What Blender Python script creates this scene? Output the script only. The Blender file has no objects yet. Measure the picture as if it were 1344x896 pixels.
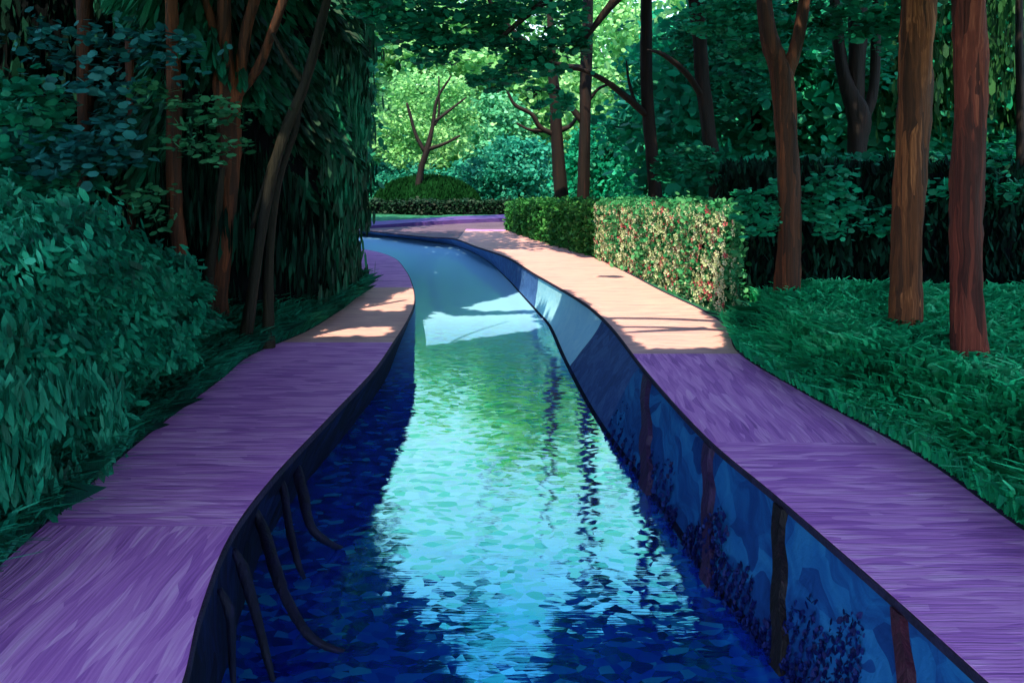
import bpy, math, random
import numpy as np
from mathutils import Vector
R = math.radians
rng = np.random.default_rng(7)
random.seed(7)
scene = bpy.context.scene
COL = scene.collection

# ------------------------------------------------------------------ camera model
F, CX, HY, H = 1045.0, 672.0, 205.0, 3.0      # focal length (px of a 1344 wide frame), centre, horizon, eye height
WATER = -1.0
def at(px, py, Y):
    return np.array([(px-CX)/F*Y, Y, H-(py-HY)/F*Y])
ZY = [0, 16, 20, 34, 44, 400]
ZE = -.78
ZV = [0, 0, -.08, -.54, ZE, ZE]
def zg(Y):
    return np.interp(Y, ZY, ZV)
def gnd(px, py, off=0.0):
    """pixel -> point of the paved level"""
    lo, hi = .5, 400.
    for _ in range(60):
        m = (lo+hi)/2
        if H-(py-HY)/F*m > zg(m)+off: lo = m
        else: hi = m
    return at(px, py, lo)
def wat(px, py):
    return at(px, py, (H-WATER)*F/(py-HY))
SUN = np.array([-.14, -.50, .85]); SUN /= np.linalg.norm(SUN)

def catmull(P, n):
    P = np.array(P, float)
    P = np.vstack([2*P[0]-P[1], P, 2*P[-1]-P[-2]])
    out = []
    seg = len(P)-3
    for i in range(seg):
        p0, p1, p2, p3 = P[i:i+4]
        for t in np.linspace(0, 1, n, endpoint=False):
            out.append(.5*((2*p1)+(-p0+p2)*t+(2*p0-5*p1+4*p2-p3)*t*t+(-p0+3*p1-3*p2+p3)*t**3))
    out.append(P[-2])
    return np.array(out)

def inpoly(x, y, poly):
    x = np.asarray(x, float); y = np.asarray(y, float)
    r = np.zeros(x.shape, bool)
    n = len(poly)
    j = n-1
    for i in range(n):
        xi, yi = poly[i][0], poly[i][1]; xj, yj = poly[j][0], poly[j][1]
        if yi != yj:
            c = ((yi > y) != (yj > y)) & (x < (xj-xi)*(y-yi)/(yj-yi)+xi)
            r ^= c
        j = i
    return r

# ------------------------------------------------------------------ object helpers
WORLD = {}
def tag(o, label=None, cat=None, group=None, kind=None):
    if label: o['label'] = label
    if cat: o['category'] = cat
    if group: o['group'] = group
    if kind: o['kind'] = kind
    return o
def thing(name, loc, label, cat, group=None):
    o = bpy.data.objects.new(name, None); COL.objects.link(o)
    o.location = loc; o.empty_display_size = .3
    WORLD[o] = np.array(loc, float)
    return tag(o, label, cat, group)
def link(name, verts, faces, mat, parent=None, origin=None, smooth=False, fmat=None):
    verts = np.asarray(verts, float).reshape(-1, 3)
    base = WORLD[parent] if parent else (np.array(origin, float) if origin is not None else np.zeros(3))
    own = base if origin is None or not parent else np.array(origin, float)
    me = bpy.data.meshes.new(name)
    v = verts-own
    if isinstance(faces, tuple) and faces[0] == 'n':      # uniform n-gons in order
        k = faces[1]; nf = len(v)//k
        me.vertices.add(len(v)); me.vertices.foreach_set('co', v.astype(np.float32).ravel())
        me.loops.add(nf*k); me.loops.foreach_set('vertex_index', np.arange(nf*k, dtype=np.int32))
        me.polygons.add(nf); me.polygons.foreach_set('loop_start', np.arange(0, nf*k, k, dtype=np.int32))
        me.update(calc_edges=True)
    else:
        me.from_pydata([tuple(p) for p in v], [], faces)
    mats = mat if isinstance(mat, (list, tuple)) else [mat]
    for m in mats: me.materials.append(m)
    if fmat is not None: me.polygons.foreach_set('material_index', np.asarray(fmat, dtype=np.int32))
    if smooth: me.polygons.foreach_set('use_smooth', [True]*len(me.polygons))
    o = bpy.data.objects.new(name, me); COL.objects.link(o)
    if parent:
        o.parent = parent
        o.location = own-base
    else:
        o.location = own
    WORLD[o] = own
    return o

# ------------------------------------------------------------------ materials
def newmat(name):
    m = bpy.data.materials.new(name); m.use_nodes = True
    nt = m.node_tree; nt.nodes.clear()
    return m, nt, nt.nodes, nt.links
def ramp(nodes, stops, mode='LINEAR'):
    r = nodes.new('ShaderNodeValToRGB'); cr = r.color_ramp; cr.interpolation = mode
    while len(cr.elements) < len(stops): cr.elements.new(.5)
    for e, (p, c) in zip(cr.elements, stops):
        e.position = p; e.color = (c[0], c[1], c[2], 1)
    return r
def math_(nodes, links, op, a, b):
    n = nodes.new('ShaderNodeMath'); n.operation = op
    for i, v in enumerate((a, b)):
        if v is None: continue
        if isinstance(v, (int, float)): n.inputs[i].default_value = v
        else: links.new(v, n.inputs[i])
    return n.outputs[0]

def leaf_mat(name, stops, trans=.35, clump=.5, w=.45, rough=.55, spec=.25):
    m, nt, N, L = newmat(name)
    out = N.new('ShaderNodeOutputMaterial')
    geo = N.new('ShaderNodeNewGeometry')
    nz = N.new('ShaderNodeTexNoise'); nz.inputs['Scale'].default_value = clump; nz.inputs['Detail'].default_value = 2
    L.new(geo.outputs['Position'], nz.inputs['Vector'])
    nn = math_(N, L, 'MULTIPLY_ADD', nz.outputs['Fac'], 2.4); nn.node.inputs[2].default_value = -.7
    a = math_(N, L, 'MULTIPLY', nn, w)
    b = math_(N, L, 'MULTIPLY', geo.outputs['Random Per Island'], 1-w)
    v = math_(N, L, 'ADD', a, b)
    r = ramp(N, stops); L.new(v, r.inputs[0])
    # fine bristle streaks
    tc = N.new('ShaderNodeTexCoord'); mp = N.new('ShaderNodeMapping'); mp.inputs['Scale'].default_value = (30, 30, 6)
    L.new(geo.outputs['Position'], mp.inputs[0])
    n2 = N.new('ShaderNodeTexNoise'); n2.inputs['Scale'].default_value = 3; n2.inputs['Detail'].default_value = 1
    L.new(mp.outputs[0], n2.inputs['Vector'])
    bp = N.new('ShaderNodeBump'); bp.inputs['Strength'].default_value = .5; bp.inputs['Distance'].default_value = .02
    L.new(n2.outputs['Fac'], bp.inputs['Height'])
    p = N.new('ShaderNodeBsdfPrincipled'); p.inputs['Roughness'].default_value = rough
    p.inputs['Specular IOR Level'].default_value = spec
    L.new(r.outputs[0], p.inputs['Base Color']); L.new(bp.outputs[0], p.inputs['Normal'])
    t = N.new('ShaderNodeBsdfTranslucent'); L.new(r.outputs[0], t.inputs[0])
    mx = N.new('ShaderNodeMixShader'); mx.inputs[0].default_value = trans
    L.new(p.outputs[0], mx.inputs[1]); L.new(t.outputs[0], mx.inputs[2]); L.new(mx.outputs[0], out.inputs[0])
    return m

def stroke_color(N, L, vec, scale, stops, warp=.25, mode='LINEAR', fine=1.0):
    """impasto strokes: stretched cells with a colour each, bristle lines inside; returns colour, height"""
    wn = N.new('ShaderNodeTexNoise'); wn.inputs['Scale'].default_value = 1.3; wn.inputs['Detail'].default_value = 2
    L.new(vec, wn.inputs['Vector'])
    sub = N.new('ShaderNodeVectorMath'); sub.operation = 'SUBTRACT'; sub.inputs[1].default_value = (.5, .5, .5)
    L.new(wn.outputs['Color'], sub.inputs[0])
    sc = N.new('ShaderNodeVectorMath'); sc.operation = 'SCALE'; sc.inputs['Scale'].default_value = warp
    L.new(sub.outputs[0], sc.inputs[0])
    ad = N.new('ShaderNodeVectorMath'); ad.operation = 'ADD'; L.new(vec, ad.inputs[0]); L.new(sc.outputs[0], ad.inputs[1])
    mp = N.new('ShaderNodeMapping'); mp.inputs['Scale'].default_value = scale; L.new(ad.outputs[0], mp.inputs[0])
    vo = N.new('ShaderNodeTexVoronoi'); vo.inputs['Scale'].default_value = 1; L.new(mp.outputs[0], vo.inputs['Vector'])
    sp = N.new('ShaderNodeSeparateColor'); L.new(vo.outputs['Color'], sp.inputs[0])
    n1 = N.new('ShaderNodeTexNoise'); n1.inputs['Scale'].default_value = 1.0; n1.inputs['Detail'].default_value = 4
    m2 = N.new('ShaderNodeMapping'); m2.inputs['Scale'].default_value = [s*3.2 if s >= max(scale)*.5 else s*.8 for s in scale]
    L.new(ad.outputs[0], m2.inputs[0]); L.new(m2.outputs[0], n1.inputs['Vector'])
    big = N.new('ShaderNodeTexNoise'); big.inputs['Scale'].default_value = .55; big.inputs['Detail'].default_value = 2
    L.new(vec, big.inputs['Vector'])
    a = math_(N, L, 'MULTIPLY', sp.outputs[0], .50)
    b = math_(N, L, 'MULTIPLY_ADD', n1.outputs['Fac'], .75*fine); b.node.inputs[2].default_value = -.375*fine+.10
    c = math_(N, L, 'MULTIPLY', big.outputs['Fac'], .30)
    v = math_(N, L, 'ADD', math_(N, L, 'ADD', a, b), c)
    r = ramp(N, stops, mode); L.new(v, r.inputs[0])
    h = math_(N, L, 'ADD', math_(N, L, 'MULTIPLY', n1.outputs['Fac'], .8), math_(N, L, 'MULTIPLY', vo.outputs['Distance'], -.35))
    return r.outputs[0], h, ad.outputs[0]

def stroke_mat(name, stops, scale, warp=.25, rough=.6, bump=.6, dist=.03, spec=.3, fine=1.0):
    m, nt, N, L = newmat(name)
    out = N.new('ShaderNodeOutputMaterial'); geo = N.new('ShaderNodeNewGeometry')
    c, h, _ = stroke_color(N, L, geo.outputs['Position'], scale, stops, warp, fine=fine)
    bp = N.new('ShaderNodeBump'); bp.inputs['Strength'].default_value = bump; bp.inputs['Distance'].default_value = dist
    L.new(h, bp.inputs['Height'])
    p = N.new('ShaderNodeBsdfPrincipled'); p.inputs['Roughness'].default_value = rough; p.inputs['Specular IOR Level'].default_value = spec
    L.new(c, p.inputs['Base Color']); L.new(bp.outputs[0], p.inputs['Normal']); L.new(p.outputs[0], out.inputs[0])
    return m

def paving_mat(name, switch, mid, farc):
    """mauve stone laid in courses; the mason's tooling runs across the path, except in one stretch where it runs along it"""
    m, nt, N, L = newmat(name)
    out = N.new('ShaderNodeOutputMaterial'); geo = N.new('ShaderNodeNewGeometry')
    # painted light: violet shade near, sunlit pink in the middle stretch, violet shade beyond
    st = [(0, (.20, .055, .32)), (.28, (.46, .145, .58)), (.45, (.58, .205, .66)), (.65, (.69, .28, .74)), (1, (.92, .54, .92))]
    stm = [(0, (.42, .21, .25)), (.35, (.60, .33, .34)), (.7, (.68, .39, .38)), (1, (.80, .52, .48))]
    std = [(0, (.07, .045, .08)), (.5, (.12, .08, .13)), (1, (.19, .12, .20))]  # dark far stretch: shade at the bend painted into the stone
    c1, h1, ad = stroke_color(N, L, geo.outputs['Position'], (2.2, 17, 6), st, .07)
    c2, h2, _ = stroke_color(N, L, geo.outputs['Position'], (16, 1.9, 6), st, .09)
    s = N.new('ShaderNodeSeparateXYZ'); L.new(ad, s.inputs[0])
    f = None
    for a, b in switch:
        q = math_(N, L, 'MULTIPLY', math_(N, L, 'GREATER_THAN', s.outputs[1], a), math_(N, L, 'LESS_THAN', s.outputs[1], b))
        f = q if f is None else math_(N, L, 'ADD', f, q)
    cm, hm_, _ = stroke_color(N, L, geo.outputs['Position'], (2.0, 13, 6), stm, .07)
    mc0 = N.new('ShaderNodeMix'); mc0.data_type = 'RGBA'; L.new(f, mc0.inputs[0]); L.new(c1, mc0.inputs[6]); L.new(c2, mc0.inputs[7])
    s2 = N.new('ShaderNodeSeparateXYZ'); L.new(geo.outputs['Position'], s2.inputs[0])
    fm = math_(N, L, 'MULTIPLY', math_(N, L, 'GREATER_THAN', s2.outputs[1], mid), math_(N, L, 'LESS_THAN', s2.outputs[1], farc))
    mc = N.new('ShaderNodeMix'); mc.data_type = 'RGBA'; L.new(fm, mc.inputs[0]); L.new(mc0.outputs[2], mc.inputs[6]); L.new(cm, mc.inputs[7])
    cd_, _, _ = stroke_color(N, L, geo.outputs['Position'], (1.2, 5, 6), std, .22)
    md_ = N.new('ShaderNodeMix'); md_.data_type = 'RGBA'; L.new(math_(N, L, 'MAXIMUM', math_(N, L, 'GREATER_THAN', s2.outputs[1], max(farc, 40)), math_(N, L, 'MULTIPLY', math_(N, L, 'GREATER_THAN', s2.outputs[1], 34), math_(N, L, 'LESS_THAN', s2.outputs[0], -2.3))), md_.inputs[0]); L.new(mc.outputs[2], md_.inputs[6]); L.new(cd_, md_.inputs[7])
    mh = N.new('ShaderNodeMix'); mh.data_type = 'FLOAT'; L.new(f, mh.inputs[0]); L.new(h1, mh.inputs[2]); L.new(h2, mh.inputs[3])
    bp = N.new('ShaderNodeBump'); bp.inputs['Strength'].default_value = .75; bp.inputs['Distance'].default_value = .03
    L.new(mh.outputs[0], bp.inputs['Height'])
    p = N.new('ShaderNodeBsdfPrincipled'); p.inputs['Roughness'].default_value = .62; p.inputs['Specular IOR Level'].default_value = .25
    L.new(md_.outputs[2], p.inputs['Base Color']); L.new(bp.outputs[0], p.inputs['Normal']); L.new(p.outputs[0], out.inputs[0])
    return m

def water_mat():
    m, nt, N, L = newmat('water')
    out = N.new('ShaderNodeOutputMaterial'); geo = N.new('ShaderNodeNewGeometry')
    # facets: every ripple is a small tilted face
    wn = N.new('ShaderNodeTexNoise'); wn.inputs['Scale'].default_value = 1.5
    L.new(geo.outputs['Position'], wn.inputs['Vector'])
    mpw = N.new('ShaderNodeVectorMath'); mpw.operation = 'MULTIPLY_ADD'; mpw.inputs[1].default_value = (.3, .3, 0)
    L.new(wn.outputs['Color'], mpw.inputs[0]); L.new(geo.outputs['Position'], mpw.inputs[2])
    mp = N.new('ShaderNodeMapping'); mp.inputs['Scale'].default_value = (8, 13, 1); L.new(mpw.outputs[0], mp.inputs[0])
    vo = N.new('ShaderNodeTexVoronoi'); vo.inputs['Scale'].default_value = 1; L.new(mp.outputs[0], vo.inputs['Vector'])
    sub = N.new('ShaderNodeVectorMath'); sub.operation = 'SUBTRACT'; sub.inputs[1].default_value = (.5, .5, .5); L.new(vo.outputs['Color'], sub.inputs[0])
    mul = N.new('ShaderNodeVectorMath'); mul.operation = 'MULTIPLY'; mul.inputs[1].default_value = (.035, .045, 0); L.new(sub.outputs[0], mul.inputs[0])
    # fine bristle ripples across the canal
    m3 = N.new('ShaderNodeMapping'); m3.inputs['Scale'].default_value = (3, 40, 1); L.new(geo.outputs['Position'], m3.inputs[0])
    n3 = N.new('ShaderNodeTexNoise'); n3.inputs['Scale'].default_value = 1; n3.inputs['Detail'].default_value = 2; L.new(m3.outputs[0], n3.inputs['Vector'])
    bp = N.new('ShaderNodeBump'); bp.inputs['Strength'].default_value = .07; bp.inputs['Distance'].default_value = .01; L.new(n3.outputs['Fac'], bp.inputs['Height'])
    add = N.new('ShaderNodeVectorMath'); add.operation = 'ADD'; L.new(bp.outputs[0], add.inputs[0]); L.new(mul.outputs[0], add.inputs[1])
    nor = N.new('ShaderNodeVectorMath'); nor.operation = 'NORMALIZE'; L.new(add.outputs[0], nor.inputs[0])
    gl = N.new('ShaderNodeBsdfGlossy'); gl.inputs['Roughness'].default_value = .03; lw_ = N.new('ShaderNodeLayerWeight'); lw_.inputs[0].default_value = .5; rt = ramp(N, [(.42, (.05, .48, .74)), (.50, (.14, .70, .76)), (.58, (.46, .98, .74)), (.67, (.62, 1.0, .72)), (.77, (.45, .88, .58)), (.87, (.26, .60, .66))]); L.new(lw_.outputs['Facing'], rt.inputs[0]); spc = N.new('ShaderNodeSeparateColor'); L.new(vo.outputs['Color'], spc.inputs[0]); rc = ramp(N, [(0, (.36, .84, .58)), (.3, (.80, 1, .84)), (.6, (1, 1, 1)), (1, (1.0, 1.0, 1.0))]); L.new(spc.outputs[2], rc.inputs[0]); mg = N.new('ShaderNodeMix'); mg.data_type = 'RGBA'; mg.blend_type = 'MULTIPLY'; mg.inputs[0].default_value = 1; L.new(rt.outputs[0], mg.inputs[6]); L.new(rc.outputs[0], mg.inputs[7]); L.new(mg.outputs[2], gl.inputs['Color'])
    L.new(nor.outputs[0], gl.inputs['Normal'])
    # body colour: uneven deep blue; far water paler, its sunlit band put into the colour
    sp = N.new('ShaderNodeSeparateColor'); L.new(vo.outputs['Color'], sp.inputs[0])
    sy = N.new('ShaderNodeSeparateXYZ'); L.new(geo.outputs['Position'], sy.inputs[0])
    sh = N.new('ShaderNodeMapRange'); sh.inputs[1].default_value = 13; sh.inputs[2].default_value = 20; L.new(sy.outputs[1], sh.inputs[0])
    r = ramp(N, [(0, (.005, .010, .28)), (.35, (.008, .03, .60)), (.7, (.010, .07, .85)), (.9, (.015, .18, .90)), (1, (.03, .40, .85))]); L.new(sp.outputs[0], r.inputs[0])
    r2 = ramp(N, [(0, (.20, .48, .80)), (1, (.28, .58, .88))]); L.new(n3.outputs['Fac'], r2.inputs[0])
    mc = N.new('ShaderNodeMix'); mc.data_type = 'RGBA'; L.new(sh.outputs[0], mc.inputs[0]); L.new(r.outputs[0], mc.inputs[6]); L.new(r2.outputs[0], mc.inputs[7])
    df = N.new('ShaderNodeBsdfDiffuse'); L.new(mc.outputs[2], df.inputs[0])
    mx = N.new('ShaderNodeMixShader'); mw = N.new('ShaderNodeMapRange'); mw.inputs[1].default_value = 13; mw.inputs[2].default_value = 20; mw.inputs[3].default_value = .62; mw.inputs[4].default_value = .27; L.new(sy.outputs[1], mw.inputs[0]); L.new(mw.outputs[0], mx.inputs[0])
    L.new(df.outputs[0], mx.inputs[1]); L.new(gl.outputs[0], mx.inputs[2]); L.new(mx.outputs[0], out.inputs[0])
    return m

M = {}
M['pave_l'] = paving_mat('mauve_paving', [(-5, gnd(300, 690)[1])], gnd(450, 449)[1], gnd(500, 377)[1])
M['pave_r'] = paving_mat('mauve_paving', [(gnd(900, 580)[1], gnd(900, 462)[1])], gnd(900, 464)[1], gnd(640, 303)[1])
M['water'] = water_mat()
M['wall'] = stroke_mat('blue_wall', [(0, (.01, .035, .14)), (.4, (.014, .09, .27)), (.65, (.03, .17, .40)), (1, (.08, .30, .52))], (9, 2.4, 2.4), .5, .32, .5, .02, .5)
def wall_mat():
    m, nt, N, L = newmat('blue_wall')
    out = N.new('ShaderNodeOutputMaterial'); geo = N.new('ShaderNodeNewGeometry')
    cs = []
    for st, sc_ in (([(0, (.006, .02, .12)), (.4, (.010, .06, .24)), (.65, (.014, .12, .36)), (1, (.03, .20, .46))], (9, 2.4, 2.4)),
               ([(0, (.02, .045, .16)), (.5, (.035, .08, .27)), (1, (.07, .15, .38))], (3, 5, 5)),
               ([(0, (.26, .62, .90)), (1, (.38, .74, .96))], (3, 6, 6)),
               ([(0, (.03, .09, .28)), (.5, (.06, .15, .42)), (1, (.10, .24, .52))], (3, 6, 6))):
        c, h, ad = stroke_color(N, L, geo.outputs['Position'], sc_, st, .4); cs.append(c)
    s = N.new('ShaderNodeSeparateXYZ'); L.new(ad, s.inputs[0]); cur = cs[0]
    for y0, c in ((gnd(835, 465)[1]-.5, cs[1]), (gnd(795, 424)[1]+.6, cs[2]), (gnd(706, 361)[1], cs[3])):  # slate, pale and mid-blue stretches paint shade and sun into the wall
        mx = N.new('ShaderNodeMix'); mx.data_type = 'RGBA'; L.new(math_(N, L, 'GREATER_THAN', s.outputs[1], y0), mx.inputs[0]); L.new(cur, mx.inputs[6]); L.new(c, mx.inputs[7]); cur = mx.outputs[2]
    bp = N.new('ShaderNodeBump'); bp.inputs['Strength'].default_value = .5; bp.inputs['Distance'].default_value = .02; L.new(h, bp.inputs['Height'])
    p = N.new('ShaderNodeBsdfPrincipled'); p.inputs['Roughness'].default_value = .6; p.inputs['Specular IOR Level'].default_value = .12
    L.new(cur, p.inputs['Base Color']); L.new(bp.outputs[0], p.inputs['Normal']); L.new(p.outputs[0], out.inputs[0])
    return m
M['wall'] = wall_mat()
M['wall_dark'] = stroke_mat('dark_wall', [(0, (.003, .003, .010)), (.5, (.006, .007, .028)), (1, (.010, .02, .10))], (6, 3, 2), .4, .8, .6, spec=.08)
M['rim'] = stroke_mat('dark_rim', [(0, (.008, .006, .02)), (1, (.03, .02, .07))], (9, 9, 9), .2, .8)
M['post_p'] = stroke_mat('violet_post', [(0, (.012, .006, .03)), (1, (.05, .02, .09))], (16, 16, 2), .1, .6)
M['post_b'] = stroke_mat('black_post', [(0, (.003, .002, .004)), (.7, (.010, .005, .010)), (1, (.05, .01, .02))], (16, 16, 1.5), .1, .6)
M['post_r'] = stroke_mat('red_post', [(0, (.02, .004, .012)), (1, (.08, .014, .035))], (16, 16, 2), .1, .6)
M['ground'] = stroke_mat('green_ground', [(0, (.004, .05, .025)), (.5, (.01, .12, .06)), (1, (.02, .22, .12))], (5, 2.5, 3), .5, .9)
M['grass_r'] = leaf_mat('grass', [(0, (.0, .08, .04)), (.3, (.008, .40, .17)), (.65, (.025, .70, .31)), (1, (.18, .9, .5))], .25, .9)
M['grass_l'] = leaf_mat('long_grass', [(0, (.001, .02, .014)), (.35, (.003, .12, .075)), (.7, (.01, .30, .19)), (1, (.05, .46, .30))], .25, 1.1)
M['teal'] = leaf_mat('teal_leaf', [(0, (.0, .03, .022)), (.35, (.0, .15, .095)), (.7, (.010, .34, .20)), (1, (.08, .62, .42))], .25, 1.7, .62)
M['blueteal'] = leaf_mat('blue_teal_leaf', [(0, (.0, .04, .06)), (.5, (.01, .16, .17)), (1, (.06, .38, .42))], .3, 1.5, .4)
M['spray'] = leaf_mat('spray_leaf', [(0, (.01, .08, .03)), (.5, (.02, .2, .09)), (1, (.09, .38, .19))], .3, 2, .3)
M['emerald'] = leaf_mat('emerald_leaf', [(0, (.0, .04, .02)), (.35, (.002, .19, .10)), (.7, (.008, .38, .21)), (1, (.08, .58, .34))], .3, .45, .6)
M['canopy'] = leaf_mat('canopy_leaf', [(0, (.003, .05, .025)), (.45, (.008, .16, .075)), (.8, (.02, .32, .17)), (1, (.1, .52, .26))], .4, .9, .45)
M['lime'] = leaf_mat('pale_green_leaf', [(0, (.05, .32, .09)), (.35, (.20, .56, .20)), (.75, (.36, .72, .30)), (1, (.58, .84, .48))], .35, .35, .5)
M['farteal'] = leaf_mat('sea_green_leaf', [(0, (.005, .16, .10)), (.5, (.02, .3, .21)), (1, (.08, .46, .33))], .3, .5, .4)
M['mint'] = leaf_mat('mint_leaf', [(0, (.03, .30, .14)), (.5, (.12, .52, .28)), (1, (.3, .7, .42))], .35, .5, .4)
M['bough'] = leaf_mat('bough_leaf', [(0, (.0, .04, .02)), (.4, (.004, .17, .09)), (.75, (.015, .36, .2)), (1, (.12, .62, .36))], .4, 1.6, .45)
M['willow'] = leaf_mat('willow_leaf', [(0, (.004, .03, .01)), (.5, (.014, .10, .03)), (1, (.08, .26, .08))], .35, .5, .5)
M['conifer'] = leaf_mat('conifer_leaf', [(0, (.0, .008, .006)), (.42, (.001, .05, .028)), (.7, (.002, .14, .075)), (1, (.006, .24, .13))], .1, .7, .62)
M['black'] = leaf_mat('shaded_leaf', [(0, (.001, .004, .004)), (.5, (.004, .016, .013)), (1, (.010, .075, .048))], .05, 1.2, .4, .9, .03)  # near-black leaves: deep shade of the wood put into the colour
M['core'] = stroke_mat('dense_twigs', [(0, (.001, .002, .003)), (1, (.006, .008, .010))], (14, 14, 1.2), .1, .95, spec=.02)
M['hedge'] = leaf_mat('hedge_leaf', [(0, (.004, .06, .015)), (.5, (.02, .19, .04)), (1, (.10, .36, .08))], .25, 2.2, .4)
M['hedgeflower'] = leaf_mat('flowering_hedge_leaf', [(0, (.005, .09, .035)), (.5, (.025, .26, .10)), (1, (.14, .46, .2))], .25, 2.2, .3)
M['cream'] = leaf_mat('cream_petal', [(0, (.30, .48, .20)), (.5, (.52, .64, .38)), (1, (.76, .80, .70))], .2, 3, .3)
M['rose'] = leaf_mat('rose_petal', [(0, (.34, .02, .06)), (1, (.66, .14, .20))], .2, 3, .3)
M['mound'] = leaf_mat('mound_grass', [(0, (.001, .016, .004)), (.5, (.003, .030, .007)), (1, (.008, .052, .013))], .02, .4, .5, .9, .03)
M['darkhedge'] = leaf_mat('dark_hedge_leaf', [(0, (.001, .012, .006)), (1, (.006, .05, .02))], .1, 1, .4)
def bark(name, a, b, c, d):
    return stroke_mat(name, [(0, a), (.35, b), (.7, c), (1, d)], (13, 13, .75), .12, .7, .9, .03)
M['bark_red'] = bark('red_bark', (.01, .002, .003), (.06, .010, .009), (.17, .03, .02), (.45, .12, .07))
M['bark_orange'] = bark('orange_bark', (.012, .005, .004), (.06, .018, .008), (.17, .05, .018), (.55, .2, .08))
M['bark_brown'] = bark('brown_bark', (.008, .003, .002), (.03, .010, .005), (.09, .026, .010), (.26, .07, .025))
M['bark_dark'] = bark('dark_bark', (.002, .001, .0015), (.005, .0025, .003), (.010, .004, .004), (.035, .009, .006))
M['bark_olive'] = bark('olive_bark', (.002, .002, .002), (.005, .005, .003), (.010, .009, .004), (.022, .020, .008))

# ------------------------------------------------------------------ traced plan of the canal
RI = [(1460, 1040), (1300, 896), (1165, 775), (1020, 650), (925, 570), (850, 488), (800, 425), (760, 392), (706, 361), (666, 337), (625, 323), (597, 313), (566, 311), (538, 308.5), (488, 303)]
RO = [(1900, 1030), (1640, 880), (1480, 780), (1338, 692), (1200, 595), (1052, 514), (968, 462), (945, 422), (860, 378), (778, 337), (722, 319), (668, 303), (658, 291), (600, 293.5), (488, 299.5)]
RW = [(1160, 1060), (1040, 896), (930, 762), (858, 655), (780, 548), (740, 474), (720, 429), (706, 412), (683, 386), (666, 367), (639, 342), (605, 325), (572, 318.5), (530, 313), (485, 309)]
LI = [(170, 1060), (238, 896), (262, 800), (302, 700), (360, 622), (430, 548), (490, 485), (516, 448), (535, 418), (543.5, 396), (541, 375), (532, 355), (516, 338), (482, 328), (420, 322)]
LO = [(-330, 1060), (-160, 880), (-60, 800), (0, 742), (100, 652), (200, 566), (290, 498), (330, 466), (400, 436), (440, 412), (462, 396), (474, 380), (464, 362), (440, 346), (400, 336)]
LW = [(215, 1060), (290, 896), (318, 800), (352, 706), (405, 630), (462, 560), (505, 500), (522, 458), (536, 424), (545, 400), (543, 383), (534, 362), (520, 346), (484, 336), (420, 330)]
def back(pts, f): return catmull([f(*p) for p in pts], 12)
ri, ro, rw = back(RI, gnd), back(RO, gnd), back(RW, wat)
li, lo, lw = back(LI, gnd), back(LO, gnd), back(LW, wat)
def settle(a):
    a = a.copy(); a[:, 2] = zg(a[:, 1]); return a
ri, ro, li, lo = map(settle, (ri, ro, li, lo))
rw[:, 2] = WATER; lw[:, 2] = WATER
def extend(a, p):   # run on, out of sight, round the bend
    return np.vstack([a, np.array([p(q) for q in (4, 9, 14)])]) if callable(p) else a
def onward(a, dy1, dy2, z=None):
    p = a[-1]; z = p[2] if z is None else z
    return np.vstack([a, [[p[0]-6, p[1]+dy1, z], [p[0]-19, p[1]+dy2, z]]])
ri = onward(ri, .7, .3); ro = onward(ro, 1.2, 1.0); rw = onward(rw, .8, .5, WATER)
li = onward(li, 1.3, 1.8); lo = onward(lo, 1.0, 1.6); lw = onward(lw, 1.3, 1.8, WATER)

def ribbon(name, inner, outer, mat, thick, cross=6):
    n = len(inner)
    V, Fc = [], []
    for i in range(n):
        for k in range(cross+1):
            t = k/cross
            V.append(inner[i]*(1-t)+outer[i]*t)
    w = cross+1
    for i in range(n-1):
        for k in range(cross):
            Fc.append((i*w+k, i*w+k+1, (i+1)*w+k+1, (i+1)*w+k))
    b = len(V)
    for i in range(n):
        V.append(inner[i]-[0, 0, thick]); V.append(outer[i]-[0, 0, thick])
    for i in range(n-1):
        Fc.append((i*w, (i+1)*w, b+2*(i+1), b+2*i))
        Fc.append((i*w+cross, b+2*i+1, b+2*(i+1)+1, (i+1)*w+cross))
    return link(name, V, Fc, mat)
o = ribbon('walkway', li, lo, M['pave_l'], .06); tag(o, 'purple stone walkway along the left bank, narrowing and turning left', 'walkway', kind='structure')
o = ribbon('walkway', ri, ro, M['pave_r'], .06); tag(o, 'purple stone walkway along the right bank and round the bend, sunlight painted in peach', 'walkway', kind='structure')

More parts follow.
